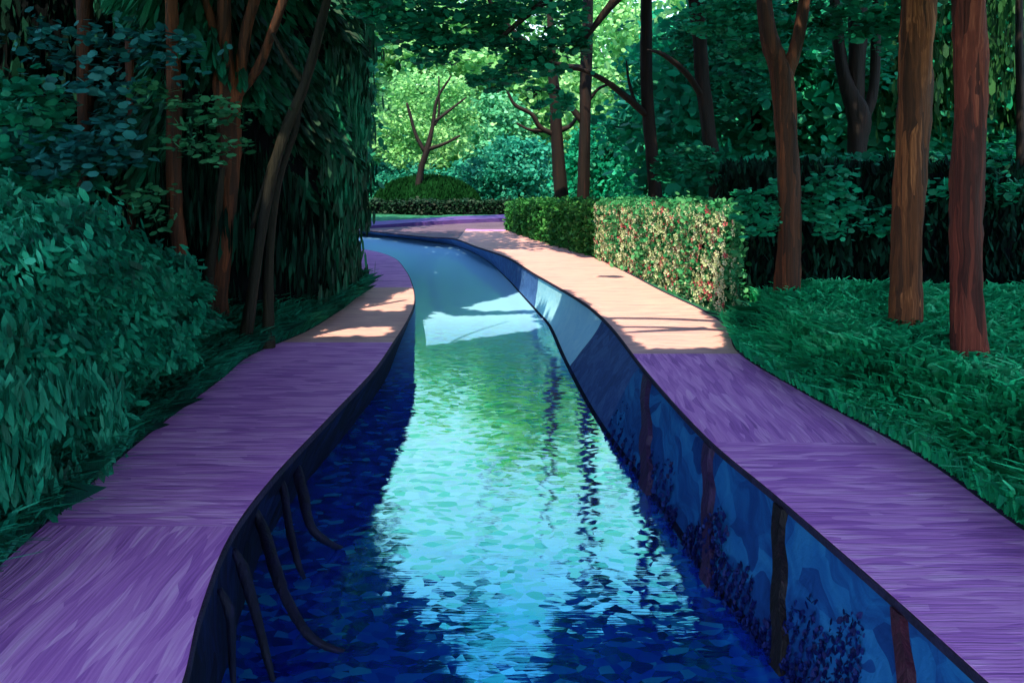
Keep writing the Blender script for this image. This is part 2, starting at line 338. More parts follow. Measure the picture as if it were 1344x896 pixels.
def strip(a, b, rows):
    V, Fc = [], []
    for i in range(len(a)):
        for k in range(rows+1):
            t = k/rows; V.append(a[i]*(1-t)+b[i]*t)
    w = rows+1
    for i in range(len(a)-1):
        for k in range(rows): Fc.append((i*w+k, (i+1)*w+k, (i+1)*w+k+1, i*w+k+1))
    return V, Fc
def wall(name, top, foot, side, mat, matfoot, label):
    t0 = thing(name, (top[0][0], top[0][1], WATER), label, 'canal wall')
    top = top.copy(); top[:, 2] -= .06
    foot2 = foot.copy()
    mid = foot*.93+top*.07
    V, Fc = strip(top, mid, 6); link('wall_face', V, Fc, mat, t0)
    deep = foot.copy(); deep[:, 2] -= .6
    V, Fc = strip(mid, foot, 1)
    V2, F2 = strip(foot, deep, 1); n = len(V)
    link('wall_foot', list(V)+list(V2), Fc+[tuple(i+n for i in f) for f in F2], matfoot, t0)
    # dark joint / rim just under the paving, a real lip
    tl = []
    for i in range(len(top)):
        d = top[min(i+1, len(top)-1)]-top[max(i-1, 0)]; nrm = np.array([-d[1], d[0], 0.]); nrm /= np.linalg.norm(nrm)+1e-9
        s = nrm*side*.022
        tl.append((top[i]+[0, 0, .054]+s, top[i]+[0, 0, -.002]+s, top[i]+[0, 0, -.002], top[i]+[0, 0, .054]))
    V = [p for q in tl for p in q]; Fc = []
    for i in range(len(tl)-1):
        for k in range(4):
            a, b = i*4+k, i*4+(k+1) % 4; Fc.append((a, b, b+4, a+4))
    link('rim', V, Fc, M['rim'], t0)
    return t0
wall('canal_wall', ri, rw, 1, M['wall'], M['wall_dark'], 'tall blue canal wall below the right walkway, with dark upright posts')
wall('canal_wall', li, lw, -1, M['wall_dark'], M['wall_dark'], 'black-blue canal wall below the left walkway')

# outer dark soil edge of each walkway (flush sheet 4 mm up)
def edge(a, side, wd, nm, mat, label):
    V, Fc = [], []
    for i in range(len(a)):
        d = a[min(i+1, len(a)-1)]-a[max(i-1, 0)]; nrm = np.array([-d[1], d[0], 0.]); nrm /= np.linalg.norm(nrm)+1e-9
        V += [a[i]+[0, 0, .006], a[i]+nrm*side*wd+[0, 0, .012], a[i]+nrm*side*wd-[0, 0, .15]]
    for i in range(len(a)-1):
        Fc += [(3*i, 3*i+3, 3*i+4, 3*i+1), (3*i+1, 3*i+4, 3*i+5, 3*i+2)]
    return tag(link(nm, V, Fc, mat), label, 'kerb', kind='structure')
edge(ro, -1, .05, 'kerb', M['rim'], 'dark edge strip on the outer side of the right walkway')
edge(lo, 1, .05, 'kerb', M['rim'], 'dark edge strip on the outer side of the left walkway')

# water
WP = [tuple(p[:2]) for p in rw]+[tuple(p[:2]) for p in lw[::-1]]
wv = [(-30, -6, WATER), (14, -6, WATER), (14, 60, WATER), (-30, 60, WATER)]
nx, ny = 24, 60
V = [(-30+44*i/nx, -6+66*j/ny, WATER) for j in range(ny+1) for i in range(nx+1)]
Fc = [(j*(nx+1)+i, j*(nx+1)+i+1, (j+1)*(nx+1)+i+1, (j+1)*(nx+1)+i) for j in range(ny) for i in range(nx)]
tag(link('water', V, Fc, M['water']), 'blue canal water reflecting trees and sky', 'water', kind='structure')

# posts against the right wall
def tri_at(px):
    i = int(np.argmin([abs(at_px(p)-px) for p in ri])); return i
def at_px(p): return CX+p[0]/p[1]*F
near = np.array([p for p in ri if p[1] > 3])
def post(px_top, wd, mat, label, lean=0):
    js = [j for j in range(len(ri)) if 3 < ri[j][1] < 25]
    ring = []
    for k in range(11):
        t = k/10*1.12
        S = np.array([ri[j]*(1-t)+rw[j]*t-[0, 0, .06*(1-t)] for j in js])
        pxs = np.array([at_px(p) for p in S]); want = px_top+lean*t+2*math.sin(k*1.7+px_top)
        o_ = np.argsort(pxs); c = np.array([np.interp(want, pxs[o_], S[o_, q]) for q in range(3)])
        m = int(np.argmin(abs(pxs-want))); d = S[min(m+1, len(S)-1)]-S[max(m-1, 0)]; d /= np.linalg.norm(d)
        n = np.cross(d, [0, 0, 1.]); n = -n if n[0] > 0 else n; n /= np.linalg.norm(n); n = n+np.array([0, 0, .35])
        ww = wd*(.9+.10*math.sin(k*1.9+px_top)+.12*t)
        ring.append((c-d*ww/2-n*.05, c-d*ww*.36+n*.055, c+d*ww*.36+n*.055, c+d*ww/2-n*.05))
    B = ring[-1][0]
    th = thing('wall_post', (B[0], B[1], WATER), label, 'post', 'posts standing against the right canal wall')
    V = [p for r_ in ring for p in r_]; Fc = [(0, 1, 2, 3)]
    for k in range(len(ring)-1):
        for q in range(4):
            a, b = 4*k+q, 4*k+(q+1) % 4; Fc.append((a, b, b+4, a+4))
    link('post_shaft', V, Fc, mat, th)
post(850, .42, M['post_p'], 'farthest post on the right canal wall, violet-black, below the pink paving')
post(932, .25, M['post_p'], 'violet post on the right canal wall, second from the far end')
post(1026, .21, M['post_b'], 'black post with a reddish head on the right canal wall')
post(1185, .17, M['post_r'], 'dark red post on the right canal wall, nearest the viewer', 26)

#EXTRA
# ------------------------------------------------------------------ ground
corr = [tuple(p[:2]) for p in lo[::-1]]+[tuple(p[:2]) for p in ro]
corr = [(lo[-1][0]-20, lo[-1][1])]+corr[:len(lo)]+[(lo[0][0], -30), (ro[0][0], -30)]+corr[len(lo):]+[(ro[-1][0]-20, ro[-1][1])]
rmask = ro[:, 1] < 40
XR = lambda Y: np.interp(Y, ro[rmask][:, 1], ro[rmask][:, 0])
lmask = np.arange(len(lo)) < 12*10
XL = lambda Y: np.interp(Y, lo[lmask][:, 1], lo[lmask][:, 0])
def sm(t): t = np.clip(t, 0, 1); return t*t*(3-2*t)
def gh(x, Y):
    x = np.asarray(x, float); Y = np.asarray(Y, float)
    z = zg(Y)*1.0
    dr = x-XR(Y); dl = XL(Y)-x
    fr = sm((15.9-Y)/1.2); fl = sm((30-Y)/10)
    z = z+np.where(dr > 0, .42*sm((dr-.3)/.8)*fr, 0)+np.where(dl > 0, (.15*sm((dl-.35)/.5)+.7*sm((dl-.4)/3))*fl, 0)
    z = z+.05*np.sin(x*.9)*np.sin(Y*.7)*np.where((dr > 1) | (dl > 1), 1, 0)
    return z
xs = np.concatenate([[-400, -200, -100, -60], np.arange(-40, 40, .3), [40, 60, 100, 200, 400]])
ys = np.concatenate([[-300, -100, -40], np.arange(-12, 66, .3), [66, 75, 90, 120, 200, 500]])
X, Yg = np.meshgrid(xs, ys)
Z = gh(X, Yg)
inside = inpoly(X, Yg, corr)
for ox, oy in ((.33, 0), (-.33, 0), (0, .33), (0, -.33), (.25, .25), (-.25, .25), (.25, -.25), (-.25, -.25)): inside &= inpoly(X+ox, Yg+oy, corr)
# only where every neighbour is inside too
Z = np.where(inside, -2.5, Z)
V = np.stack([X, Yg, Z-.012], -1).reshape(-1, 3)
w = len(xs)
Fc = [(j*w+i, j*w+i+1, (j+1)*w+i+1, (j+1)*w+i) for j in range(len(ys)-1) for i in range(w-1)]
tag(link('ground', V, Fc, M['ground'], smooth=True), 'green ground under the trees on both banks', 'ground', kind='structure')

# ------------------------------------------------------------------ leaves
CLEAR = [(500, 472), (560, 455), (735, 470), (800, 570), (850, 650), (925, 760), (935, 790), (860, 775), (740, 782), (712, 830), (700, 900), (596, 900), (610, 850), (665, 785), (640, 780), (580, 815), (535, 780), (525, 670), (455, 655), (462, 600), (492, 545)]
GREENREF = [(565, 440), (770, 440), (800, 560), (770, 625), (640, 600), (600, 540)]
lit_ground = [[gnd(*p)[:2] for p in q] for q in (
    [(838, 460), (800, 425), (770, 402), (727, 372), (800, 362), (860, 378), (945, 421), (966, 458)],
    [(690, 352), (655, 332), (700, 323), (760, 336)][:4],
    [(597, 312), (615, 303), (656, 300), (668, 305), (640, 312)],
    [(640, 327), (700, 345), (730, 368), (800, 362), (835, 366), (760, 340), (690, 320), (640, 314), (612, 316)],
    [(395, 445), (520, 441), (530, 426), (420, 430)], [(462, 408), (538, 410), (541, 397), (475, 397)])]
lit_water = [[wat(*p)[:2] for p in q] for q in (
    [(512, 458), (560, 456), (718, 432), (703, 410), (600, 414), (545, 400), (525, 420)],
    [(595, 405), (690, 380), (706, 408), (640, 410)],
    [(680, 368), (760, 368), (800, 425), (720, 430)])]
_a, _b = gnd(952, 416), gnd(785, 341)
HEDGEPOLY = [(_a[0]-.9, _a[1]-.3), (_a[0]+.9, _a[1]), (_b[0]+1, _b[1]), (_b[0]-.9, _b[1])]
def sunlit_block(P):
    """True where a leaf at P would take the sun from a clearing"""
    g = P-SUN*(P[:, 2:3]/SUN[2]); r = np.zeros(len(P), bool)
    for q in lit_ground: r |= inpoly(g[:, 0], g[:, 1], q)
    gw = P-SUN*((P[:, 2:3]-WATER)/SUN[2])
    for q in lit_water: r |= inpoly(gw[:, 0], gw[:, 1], q)
    gh_ = P-SUN*((P[:, 2:3]-1.3)/SUN[2])
    r |= inpoly(gh_[:, 0], gh_[:, 1], HEDGEPOLY) & (P[:, 2] > 2.6)
    return r & (P[:, 2] > 2.2)
def proj(P):
    Y = np.maximum(P[:, 1], .05)
    return CX+P[:, 0]/Y*F, HY-(P[:, 2]-H)/Y*F, P[:, 1] > .3
def refl(P):
    Y = np.maximum(P[:, 1], .05)
    return CX+P[:, 0]/Y*F, HY+(H-2*WATER+P[:, 2])/Y*F, P[:, 1] > .3
def open_sky(P):
    x, y, f = refl(P); yd = HY-(P[:, 2]-H)/np.maximum(P[:, 1], .05)*F
    return f & inpoly(x, y, CLEAR) & ~(inpoly(x, y, GREENREF) & (P[:, 1] > 60)) & ((yd < -22) | (P[:, 1] < 45))
def carve(P, sun=True, sky=True):
    k = np.ones(len(P), bool)
    if sun: k &= ~sunlit_block(P)
    if sky: k &= ~open_sky(P)
    return P[k]

def blob(c, r, n, nclump, spread=.16, shell=.55):
    """n points in nclump clumps spread through an ellipsoid, denser to the outside"""
    c = np.array(c, float); r = np.array(r, float)
    d = rng.normal(size=(nclump, 3)); d /= np.linalg.norm(d, axis=1)[:, None]
    rad = shell+(1-shell)*rng.random(nclump)**.6
    cc = d*rad[:, None]
    k = rng.integers(0, nclump, n)
    sz = spread*(.6+.9*rng.random(nclump))
    P = cc[k]+rng.normal(size=(n, 3))*sz[k][:, None]*np.array([1, 1, .6])
    return c+P*r

def leaves(name, P, size, mat, parent=None, mode='random', aspect=.5, hexa=True, flow=None, jit=.5):
    P = np.asarray(P, float); n = len(P)
    if n == 0: P = np.zeros((1, 3)); n = 1
    if mode == 'random':
        u = rng.normal(size=(n, 3)); u[:, 2] *= .5; v = rng.normal(size=(n, 3))
    elif mode == 'flat':            # layered leaves, faces up
        u = rng.normal(size=(n, 3)); u[:, 2] *= .15; v = rng.normal(size=(n, 3)); v[:, 2] *= .5
    elif mode == 'droop':
        u = rng.normal(size=(n, 3))*jit; u[:, 2] -= 1; v = rng.normal(size=(n, 3)); v[:, 2] *= .3
    elif mode == 'flow':
        u = np.array(flow)+rng.normal(size=(n, 3))*jit; v = rng.normal(size=(n, 3))
    u /= np.linalg.norm(u, axis=1)[:, None]
    v -= (v*u).sum(1)[:, None]*u; v /= np.linalg.norm(v, axis=1)[:, None]
    s = (size*(.6+.8*rng.random(n)))[:, None]
    a = aspect*(.7+.6*rng.random(n))[:, None]
    u = u*s; v = v*s*a
    if hexa:
        w = np.cross(u, v); w *= (.10/(np.linalg.norm(w, axis=1)[:, None]+1e-9))*s
        q = [P-u*.5, P-u*.24+v*.46, P+u*.26+v*.5, P+u*.5, P+u*.27-v*.46, P-u*.22-v*.5]; k = 6
    else:
        q = [P-u*.5-v*.3, P-u*.3+v*.5, P+u*.5+v*.3, P+u*.3-v*.5]; k = 4
    V = np.stack(q, 1).reshape(-1, 3)
    return link(name, V, ('n', k), mat, parent)

def tube(pts, rad, sides=10, sub=6, rough=.07):
    P = catmull(pts, sub); n = len(P)
    rr = np.interp(np.linspace(0, 1, n), np.linspace(0, 1, len(rad)), rad)
    V, Fc = [], []
    ph = rng.random(4)*6
    for i in range(n):
        d = P[min(i+1, n-1)]-P[max(i-1, 0)]; d /= np.linalg.norm(d)+1e-9
        a = np.cross(d, [0.3, 1, .1]); a /= np.linalg.norm(a)+1e-9; b = np.cross(d, a)
        for k in range(sides):
            t = 2*math.pi*k/sides
            q = rr[i]*(1+rough*math.sin(3*t+ph[0]+i*.25)+rough*.8*math.sin(5*t+ph[1]-i*.4)+rough*.5*rng.normal())
            V.append(P[i]+q*(a*math.cos(t)+b*math.sin(t)))
    for i in range(n-1):
        for k in range(sides):
            k2 = (k+1) % sides
            Fc.append((i*sides+k, i*sides+k2, (i+1)*sides+k2, (i+1)*sides+k))
    Fc.append(tuple(range(sides))[::-1]); Fc.append(tuple((n-1)*sides+k for k in range(sides)))
    return V, Fc
def tubes(name, L, mat, parent, sides=8, sub=5):
    V, Fc = [], []
    for pts, rad in L:
        v, f = tube(pts, rad, sides, sub); b = len(V); V += v; Fc += [tuple(i+b for i in q) for q in f]
    return link(name, V, Fc, mat, parent, smooth=True)

def tree(name, label, trunk_px, Y, wpx, barkm, top=14, branches=(), crown=None, leafm=None, leaf=.3, group=None, cat='tree', mode='flat', base_off=0., carve_sun=True, flare=1.25, aspect=.55, bare=False):
    """trunk_px: picture points of the trunk at distance Y, from the foot up; wpx: widths there"""
    pts = [at(px, py, Y) for px, py in trunk_px]
    g = float(gh(pts[0][0], Y)); foot = pts[0].copy(); foot[2] = g-.15
    s = Y/F/2
    rad = [w*s for w in wpx]
    if pts[0][2]-g > .25: pts = [foot]+pts; rad = [rad[0]*flare]+rad
    else: pts[0] = foot; rad[0] *= flare
    if top > pts[-1][2]+.5:
        d = pts[-1]-pts[-2]; d = d/d[2]
        h = top-pts[-1][2]
        for q in (.35, .7, 1.):
            pts.append(pts[-1]+np.array([d[0]*.5*h*.33+rng.normal()*.12, rng.normal()*.15, h*.34])); rad.append(rad[-1]*.68)
    t = thing(name, (foot[0], foot[1], g), label, cat, group)
    v, f = tube(pts, rad, 14, 8); link('trunk', v, f, barkm, t, smooth=True)
    for br in branches:
        bp, bw = br[0], br[1]; dY = br[2] if len(br) > 2 else 0
        q = [at(px, py, Y+dY*k/(len(bp)-1)) for k, (px, py) in enumerate(bp)]
        v, f = tube(q, [w*s for w in bw], 8, 5); link('branch', v, f, barkm, t, smooth=True)
    if crown:
        P = np.vstack([blob(c, r, n, nc) for c, r, n, nc in crown])
        P = carve(P, carve_sun, True)
        leaves('crown', P, leaf, leafm, t, mode, aspect)
    return t

# --- right bank, near trunks on the lawn
T1 = tree('tall_tree', 'red-brown straight trunk on the lawn, nearest to the right edge', [(1275, 478), (1270, 380), (1268, 260), (1274, 120), (1272, 0), (1270, -120)], 9.6, [40, 38, 40, 38, 40, 36], M['bark_red'], 11, group='trees along the right bank')
T2 = tree('tall_tree', 'orange-brown trunk with pale streaks standing on the lawn left of the red trunk', [(1187, 432), (1190, 340), (1196, 220), (1200, 100), (1206, 0), (1208, -100)], 11.5, [34, 38, 40, 40, 40, 36], M['bark_orange'], 12, group='trees along the right bank')
T3 = tree('forked_tree', 'forked brown tree at the back edge of the lawn, right of the flowering hedge', [(1034, 392), (1036, 300), (1032, 180), (1026, 100), (1008, 40), (998, -60)], 14.1, [28, 29, 28, 30, 22, 16], M['bark_brown'], 11,
     branches=[([(1028, 105), (1044, 60), (1056, 0), (1062, -80)], [20, 17, 15, 10])], group='trees along the right bank')
T4 = tree('forked_tree', 'dark forked tree rising behind the black hedge, just left of the orange trunk', [(1128, 300), (1124, 200), (1126, 150), (1108, 100), (1098, 30), (1090, -60)], 19.5, [24, 24, 30, 16, 14, 10], M['bark_dark'], 12,
     branches=[([(1124, 160), (1124, 90), (1126, 30), (1120, -60)], [20, 20, 26, 16]), ([(1128, 165), (1146, 120), (1150, 40), (1152, -60)], [18, 13, 12, 9])], group='trees along the right bank')
T5 = tree('leaning_tree', 'dark leaning trunk behind the right end of the flowering hedge', [(942, 262), (934, 200), (922, 110), (916, 20), (904, -60)], 22, [22, 19, 18, 19, 15], M['bark_dark'], 11,
     branches=[([(924, 130), (900, 95), (870, 72), (850, 66)], [9, 8, 6, 3], -1.5)], group='trees along the right bank')
T6 = tree('leaning_tree', 'dark tree with a long left limb, behind the middle of the flowering hedge', [(860, 268), (854, 180), (848, 90), (848, 0), (846, -90)], 25, [18, 16, 16, 15, 13], M['bark_dark'], 13,
     branches=[([(850, 152), (822, 128), (790, 104), (756, 90), (730, 92)], [10, 9, 7, 5, 3], -2), ([(836, 142), (826, 110), (822, 80)], [5, 4, 2], .6)], group='trees along the right bank')
T7 = tree('leaning_tree', 'slim dark tree behind the hedge, right one of the close pair', [(765, 270), (767, 180), (770, 80), (772, 0), (774, -100)], 37, [17, 15, 15, 13, 10], M['bark_dark'], 15,
     branches=[([(764, 160), (744, 134), (730, 112)], [9, 8, 5]), ([(769, 90), (730, 84), (690, 56), (650, 14), (630, -30)], [9, 8, 7, 6, 4], -3), ([(768, 140), (784, 118), (800, 110)], [5, 4, 3])], group='trees along the right bank')
T8 = tree('leaning_tree', 'dark tree with curved bare left branches behind the hedge, left one of the close pair', [(737, 270), (732, 190), (728, 130), (724, 80), (722, 20)], 40, [20, 16, 14, 12, 8], M['bark_dark'], 14,
     branches=[([(732, 178), (710, 168), (698, 150), (676, 138), (666, 120)], [8, 7, 6, 5, 3]), ([(712, 172), (694, 170), (678, 162)], [5, 4, 3]), ([(732, 172), (748, 166), (756, 156)], [8, 6, 4])], group='trees along the right bank')
T9 = tree('small_tree', 'small bare-limbed tree in front of the pale green trees at the bend', [(546, 272), (552, 225), (560, 198), (568, 165), (574, 130), (592, 100)], 60, [10, 8, 8, 5, 4, 2], M['bark_dark'], 0,
     branches=[([(558, 200), (546, 178), (538, 150), (534, 135)], [6, 5, 4, 3]), ([(562, 196), (585, 188), (604, 178)], [6, 4, 3]), ([(570, 160), (590, 145), (612, 128)], [5, 4, 2]), ([(570, 165), (576, 150), (576, 100)], [4, 3, 2])], group='trees round the bend')
tree('thin_tree', 'thin dark trunk cut by the right edge of the picture', [(1339, 372), (1340, 200), (1338, 60), (1336, -60)], 16.6, [10, 10, 9, 8], M['bark_dark'], 10, group='trees along the right bank')

def add_crown(t, P, size, mat, mode='flat', aspect=.55, sun=True, sky=True, nm='crown', jit=.5, flow=None, hexa=True):
    P = carve(P, sun, sky)
    return leaves(nm, P, size, mat, t, mode, aspect, jit=jit, flow=flow, hexa=hexa)
def px_blobs(L, Y0, spread=.2, shell=.2):
    """list of (px, py, rpx_x, rpx_y, n, nclump, Y)"""
    out = []
    for px, py, rx, ry, n, nc, Y in L:
        out.append(blob(at(px, py, Y), (rx*Y/F, max(rx, ry)*Y/F*.6, ry*Y/F), n, nc, spread, shell))
    return np.vstack(out)

def mirrored(poly, n, Y0, Y1, seed):
    poly = np.array(poly, float); lo_b, hi_b = poly.min(0), poly.max(0)
    px = lo_b[0]+(hi_b[0]-lo_b[0])*rng.random(n*3); py = lo_b[1]+(hi_b[1]-lo_b[1])*rng.random(n*3)
    k = inpoly(px, py, poly); px, py = px[k][:n], py[k][:n]
    Y = Y0+(Y1-Y0)*rng.random(len(px))
    P = np.stack([(px-CX)/F*Y, Y, (py-HY)/F*Y-(H-2*WATER)], 1)
    q = np.sin(P[:, 0]*2.1+seed)+np.sin(P[:, 1]*1.7+seed*2)+np.sin(P[:, 2]*2.3-seed)
    P = P[(q > -.9)]; yd = HY-(P[:, 2]-H)/P[:, 1]*F
    return P[yd < -18]
DARK_L = [(250, 600), (455, 660), (522, 674), (532, 782), (580, 818), (640, 784), (662, 788), (612, 850), (598, 896), (598, 990), (200, 990)]
DARK_R = [(714, 990), (714, 830), (740, 786), (860, 779), (935, 792), (1010, 800), (1090, 990)]
# crowns: what hangs into the picture at its top hangs near (low boughs), the rest is above the frame
add_crown(T1, np.vstack([blob((5.5, 9, 9.5), (5, 4, 3), 5200, 60)]), .3, M['canopy'])
add_crown(T2, np.vstack([blob((6.5, 14, 10.5), (4.5, 4, 3), 5200, 60)]), .3, M['canopy'])
add_crown(T2, px_blobs([(1150, 30, 60, 40, 1000, 23, 14.0)], 0, .16), 0.17, M['emerald'], nm='foliage')
add_crown(T3, np.vstack([blob((4.5, 15.5, 10), (4, 3.5, 3), 5200, 60)]), .27, M['emerald'])
add_crown(T3, px_blobs([(990, 285, 40, 30, 300, 20, 14.2), (1080, 275, 55, 32, 400, 23, 14.4), (1090, 245, 40, 30, 260, 17, 14.6), (1000, 60, 45, 35, 660, 23, 17.0), (955, 20, 60, 35, 840, 23, 17.0), (1070, 30, 40, 40, 520, 20, 17.0), (985, 255, 24, 14, 120, 10, 14.2), (1030, 245, 30, 14, 140, 10, 14.6)], 0, .16), 0.15, M['emerald'], nm='foliage')
add_crown(T4, np.vstack([blob((8.5, 19.5, 11), (4, 3.5, 3.5), 4200, 50)]), .3, M['emerald'])
add_crown(T4, px_blobs([(1150, 240, 70, 30, 520, 23, 18.4), (1130, 60, 60, 60, 600, 23, 21.0)], 0, .16), 0.2, M['emerald'], nm='foliage')
add_crown(T5, np.vstack([blob((5.0, 22, 11), (3.6, 3.4, 3), 4200, 50)]), .3, M['canopy'])
add_crown(T5, px_blobs([(925, 215, 40, 30, 400, 20, 21.0), (900, 40, 60, 50, 1600, 34, 23.5), (960, 110, 40, 50, 800, 27, 24.5)], 0, .16), 0.2, M['bough'], nm='foliage')
add_crown(T6, np.vstack([blob((3.5, 24, 11), (4, 3.5, 3), 5200, 60), mirrored(DARK_R, 8500, 23, 28, 1.)]), .3, M['canopy'])
add_crown(T6, px_blobs([(850, 20, 70, 40, 1400, 34, 26.5), (880, 215, 34, 26, 320, 17, 24.0)], 0, .16), 0.2, M['bough'], nm='foliage')
add_crown(T7, np.vstack([blob((3.2, 36, 15.2), (4.5, 3.6, 3.2), 5600, 60)]), .32, M['canopy'])
add_crown(T7, px_blobs([(770, 20, 60, 34, 1000, 34, 38.0)], 0, .16), 0.26, M['bough'], nm='foliage')
add_crown(T8, np.vstack([blob((-.5, 38, 16.5), (4, 3.6, 3), 3000, 50)]), .32, M['canopy'])
add_crown(T8, px_blobs([(715, 80, 34, 20, 520, 20, 41.0)], 0, .16), 0.26, M['bough'], nm='foliage')
add_crown(T9, px_blobs([(560, 150, 62, 62, 5200, 70, 64), (530, 185, 40, 40, 1500, 30, 64)], 0, .14, .3), .30, M['lime'], 'random')

# low boughs over the canal at the top of the picture, hanging from a tree on the right bank outside the frame
BT = thing('overhanging_tree', (7.2, 7.6, .4), 'big leafy boughs hanging over the canal across the top middle of the picture', 'tree', 'trees along the right bank')
v, f = tube([(7.2, 7.6, .2), (7.1, 7.8, 3), (6.6, 8.2, 6), (6.0, 8.6, 9)], [.34, .27, .22, .12], 12); link('trunk', v, f, M['bark_dark'], BT, smooth=True)
for B in ([(6.8, 8, 5), (4.6, 9.4, 6.0), (2.2, 10.4, 5.9), (.6, 10.9, 5.2), (-.2, 11, 4.6)], [(4.6, 9.4, 6.0), (2.6, 11, 6.0), (-.4, 11.4, 5.7), (-1.4, 11.5, 5.2)], [(2.4, 10.4, 5.9), (1.5, 10.6, 5.2), (1.0, 10.8, 4.6)]):
    v, f = tube(B, [.12, .09, .06, .03], 8); link('branch', v, f, M['bark_dark'], BT, smooth=True)
pb = px_blobs([(520, 20, 60, 30, 600, 25, 11), (570, 55, 60, 30, 525, 25, 11.3), (640, 40, 70, 40, 775, 28, 11.2), (700, 80, 50, 40, 525, 25, 11.2), (760, 40, 60, 40, 600, 25, 11), (660, 105, 50, 20, 250, 16, 11.4), (820, 60, 60, 40, 600, 25, 11), (790, 20, 60, 34, 525, 25, 11), (880, 20, 60, 34, 500, 25, 11), (720, 130, 30, 24, 162, 12, 11.4), (620, 10, 150, 24, 875, 32, 11)], 0, .17, .1)
add_crown(BT, pb, .125, M['bough'], 'flat', .6, nm='foliage')
add_crown(BT, blob((3.5, 8.5, 9), (4.5, 3, 2.5), 4500, 60), .32, M['canopy'])

# ------------------------------------------------------------------ right background wood
def wood_tree(x, Y, h, r, n, mat, label, leaf=.45, mode='random', group='trees behind the right bank', low=.0, barkm='bark_dark', name='broadleaf_tree', jit=.5, aspect=.55, nc=90, extra=None):
    g = float(gh(x, Y)); t = thing(name, (x, Y, g), label, 'tree', group)
    v, f = tube([(x, Y, g-.2), (x+.15, Y, g+h*.3), (x-.1, Y, g+h*.6), (x, Y, g+h*.85)], [.03*h, .022*h, .015*h, .004*h], 9, 4)
    link('trunk', v, f, M[barkm], t, smooth=True)
    c = g+low+(h-low)/2
    P = np.vstack([blob((x, Y, c), (r, r*.8, (h-low)/2), n, nc, .17, .45)])
    if extra is not None: P = np.vstack([P, carve(extra, False, True)])
    leaves('crown', P[~open_sky(P)], leaf, M[mat], t, mode, aspect, jit=jit)
    return t
spec = [(9.5, 31, 10, 4.2, 9000, 'broad emerald tree behind the leaning trunks'), (14.5, 29, 11, 4.6, 10000, 'dense emerald tree behind the forked brown tree'), (19.5, 28, 11, 4.6, 9000, 'dense emerald tree between the forked trees and the orange trunk'), (25, 29, 12, 5, 9000, 'emerald tree behind the red trunk'),
        (8.2, 40, 10, 3.4, 7000, 'emerald tree seen just right of the close pair of trunks')]
for x, Y, h, r, n, lb in spec: wood_tree(x, Y, h, r, n, 'emerald', lb, .46)
for x, Y, h, r, n, lb in [(13, 44, 17, 5.5, 7000, 'pale green tree glimpsed high between the leaning trunk and the forked tree'), (24, 44, 18, 6, 7000, 'pale green tree glimpsed high behind the dark forked tree')]:
    wood_tree(x, Y, h, r, n, 'lime', lb, .5, low=3)
# willow at the top right
wx, wY = 17.4, 25
wt = thing('willow_tree', (wx, wY, float(gh(wx, wY))), 'weeping willow with hanging yellow-green strands in the top right corner', 'tree', 'trees behind the right bank')
v, f = tube([(wx, wY, 0), (wx-.2, wY, 3), (wx, wY, 6), (wx+.3, wY, 9)], [.35, .3, .24, .1], 10); link('trunk', v, f, M['bark_dark'], wt, smooth=True)
S = []
for k in range(420):
    a = rng.random()*2*math.pi; r = 4.8*math.sqrt(rng.random()); x0, y0 = wx-1+r*math.cos(a), wY+r*.7*math.sin(a)
    zt = 9.5-r*.25+rng.random(); zb = 3.4+rng.random()*2.6
    m = int((zt-zb)/.2)
    S.append(np.stack([x0+rng.normal(size=m)*.07, y0+rng.normal(size=m)*.07, np.linspace(zt, zb, m)], 1))
leaves('crown', np.vstack(S), .36, M['willow'], wt, 'droop', .3, jit=.12)

# ------------------------------------------------------------------ far trees round the bend
def far(px, ytop, ybot, rpx, Y, n, mat, label, leaf, name='broadleaf_tree', mode='random', nc=130, cut=True):
    c = at(px, (ytop+ybot)/2, Y); g = float(gh(c[0], Y))
    t = thing(name, (c[0], Y, g), label, 'tree' if 'tree' in name else 'bush', 'trees round the bend')
    v, f = tube([(c[0], Y, g-.2), (c[0]+.3, Y, c[2]*.5), (c[0], Y, c[2])], [.4, .3, .15], 8, 4); link('trunk' if 'tree' in name else 'stem', v, f, M['bark_dark'], t, smooth=True)
    P = blob(c, (rpx*Y/F, rpx*Y/F*.7, (ybot-ytop)/2*Y/F), n, nc, .13, .5)
    if cut: P = P[~open_sky(P)]
    leaves('crown' if 'tree' in name else 'foliage', P, leaf, M[mat], t, mode, .6)
    return t
far(555, -20, 262, 105, 84, 16000, 'lime', 'broad sunlit pale green tree behind the small bare-limbed tree', .62)
far(700, -120, 265, 110, 90, 18000, 'lime', 'tall sunlit pale green tree behind the close pair of trunks', .66)
far(800, -40, 272, 64, 78, 8000, 'lime', 'sunlit pale green tree just right of the close pair of trunks', .55)
far(655, 120, 250, 44, 79, 5000, 'mint', 'mint-green round tree in the middle of the pale green ones', .5)
far(675, 182, 285, 62, 68, 9000, 'farteal', 'round sea-green bush left of the close pair of trunks', .36, 'round_bush')
far(520, 205, 285, 50, 74, 5000, 'farteal', 'sea-green bush behind the grassy mound', .4, 'round_bush')
far(610, 215, 285, 40, 74, 4000, 'farteal', 'sea-green bush between the mound and the round bush', .38, 'round_bush')
far(790, 160, 300, 55, 60, 6000, 'emerald', 'dark emerald bush right of the close pair of trunks', .4, 'round_bush')
far(440, -160, 262, 60, 72, 7000, 'canopy', 'green tree rising behind the dark conifer at the bend', .55)
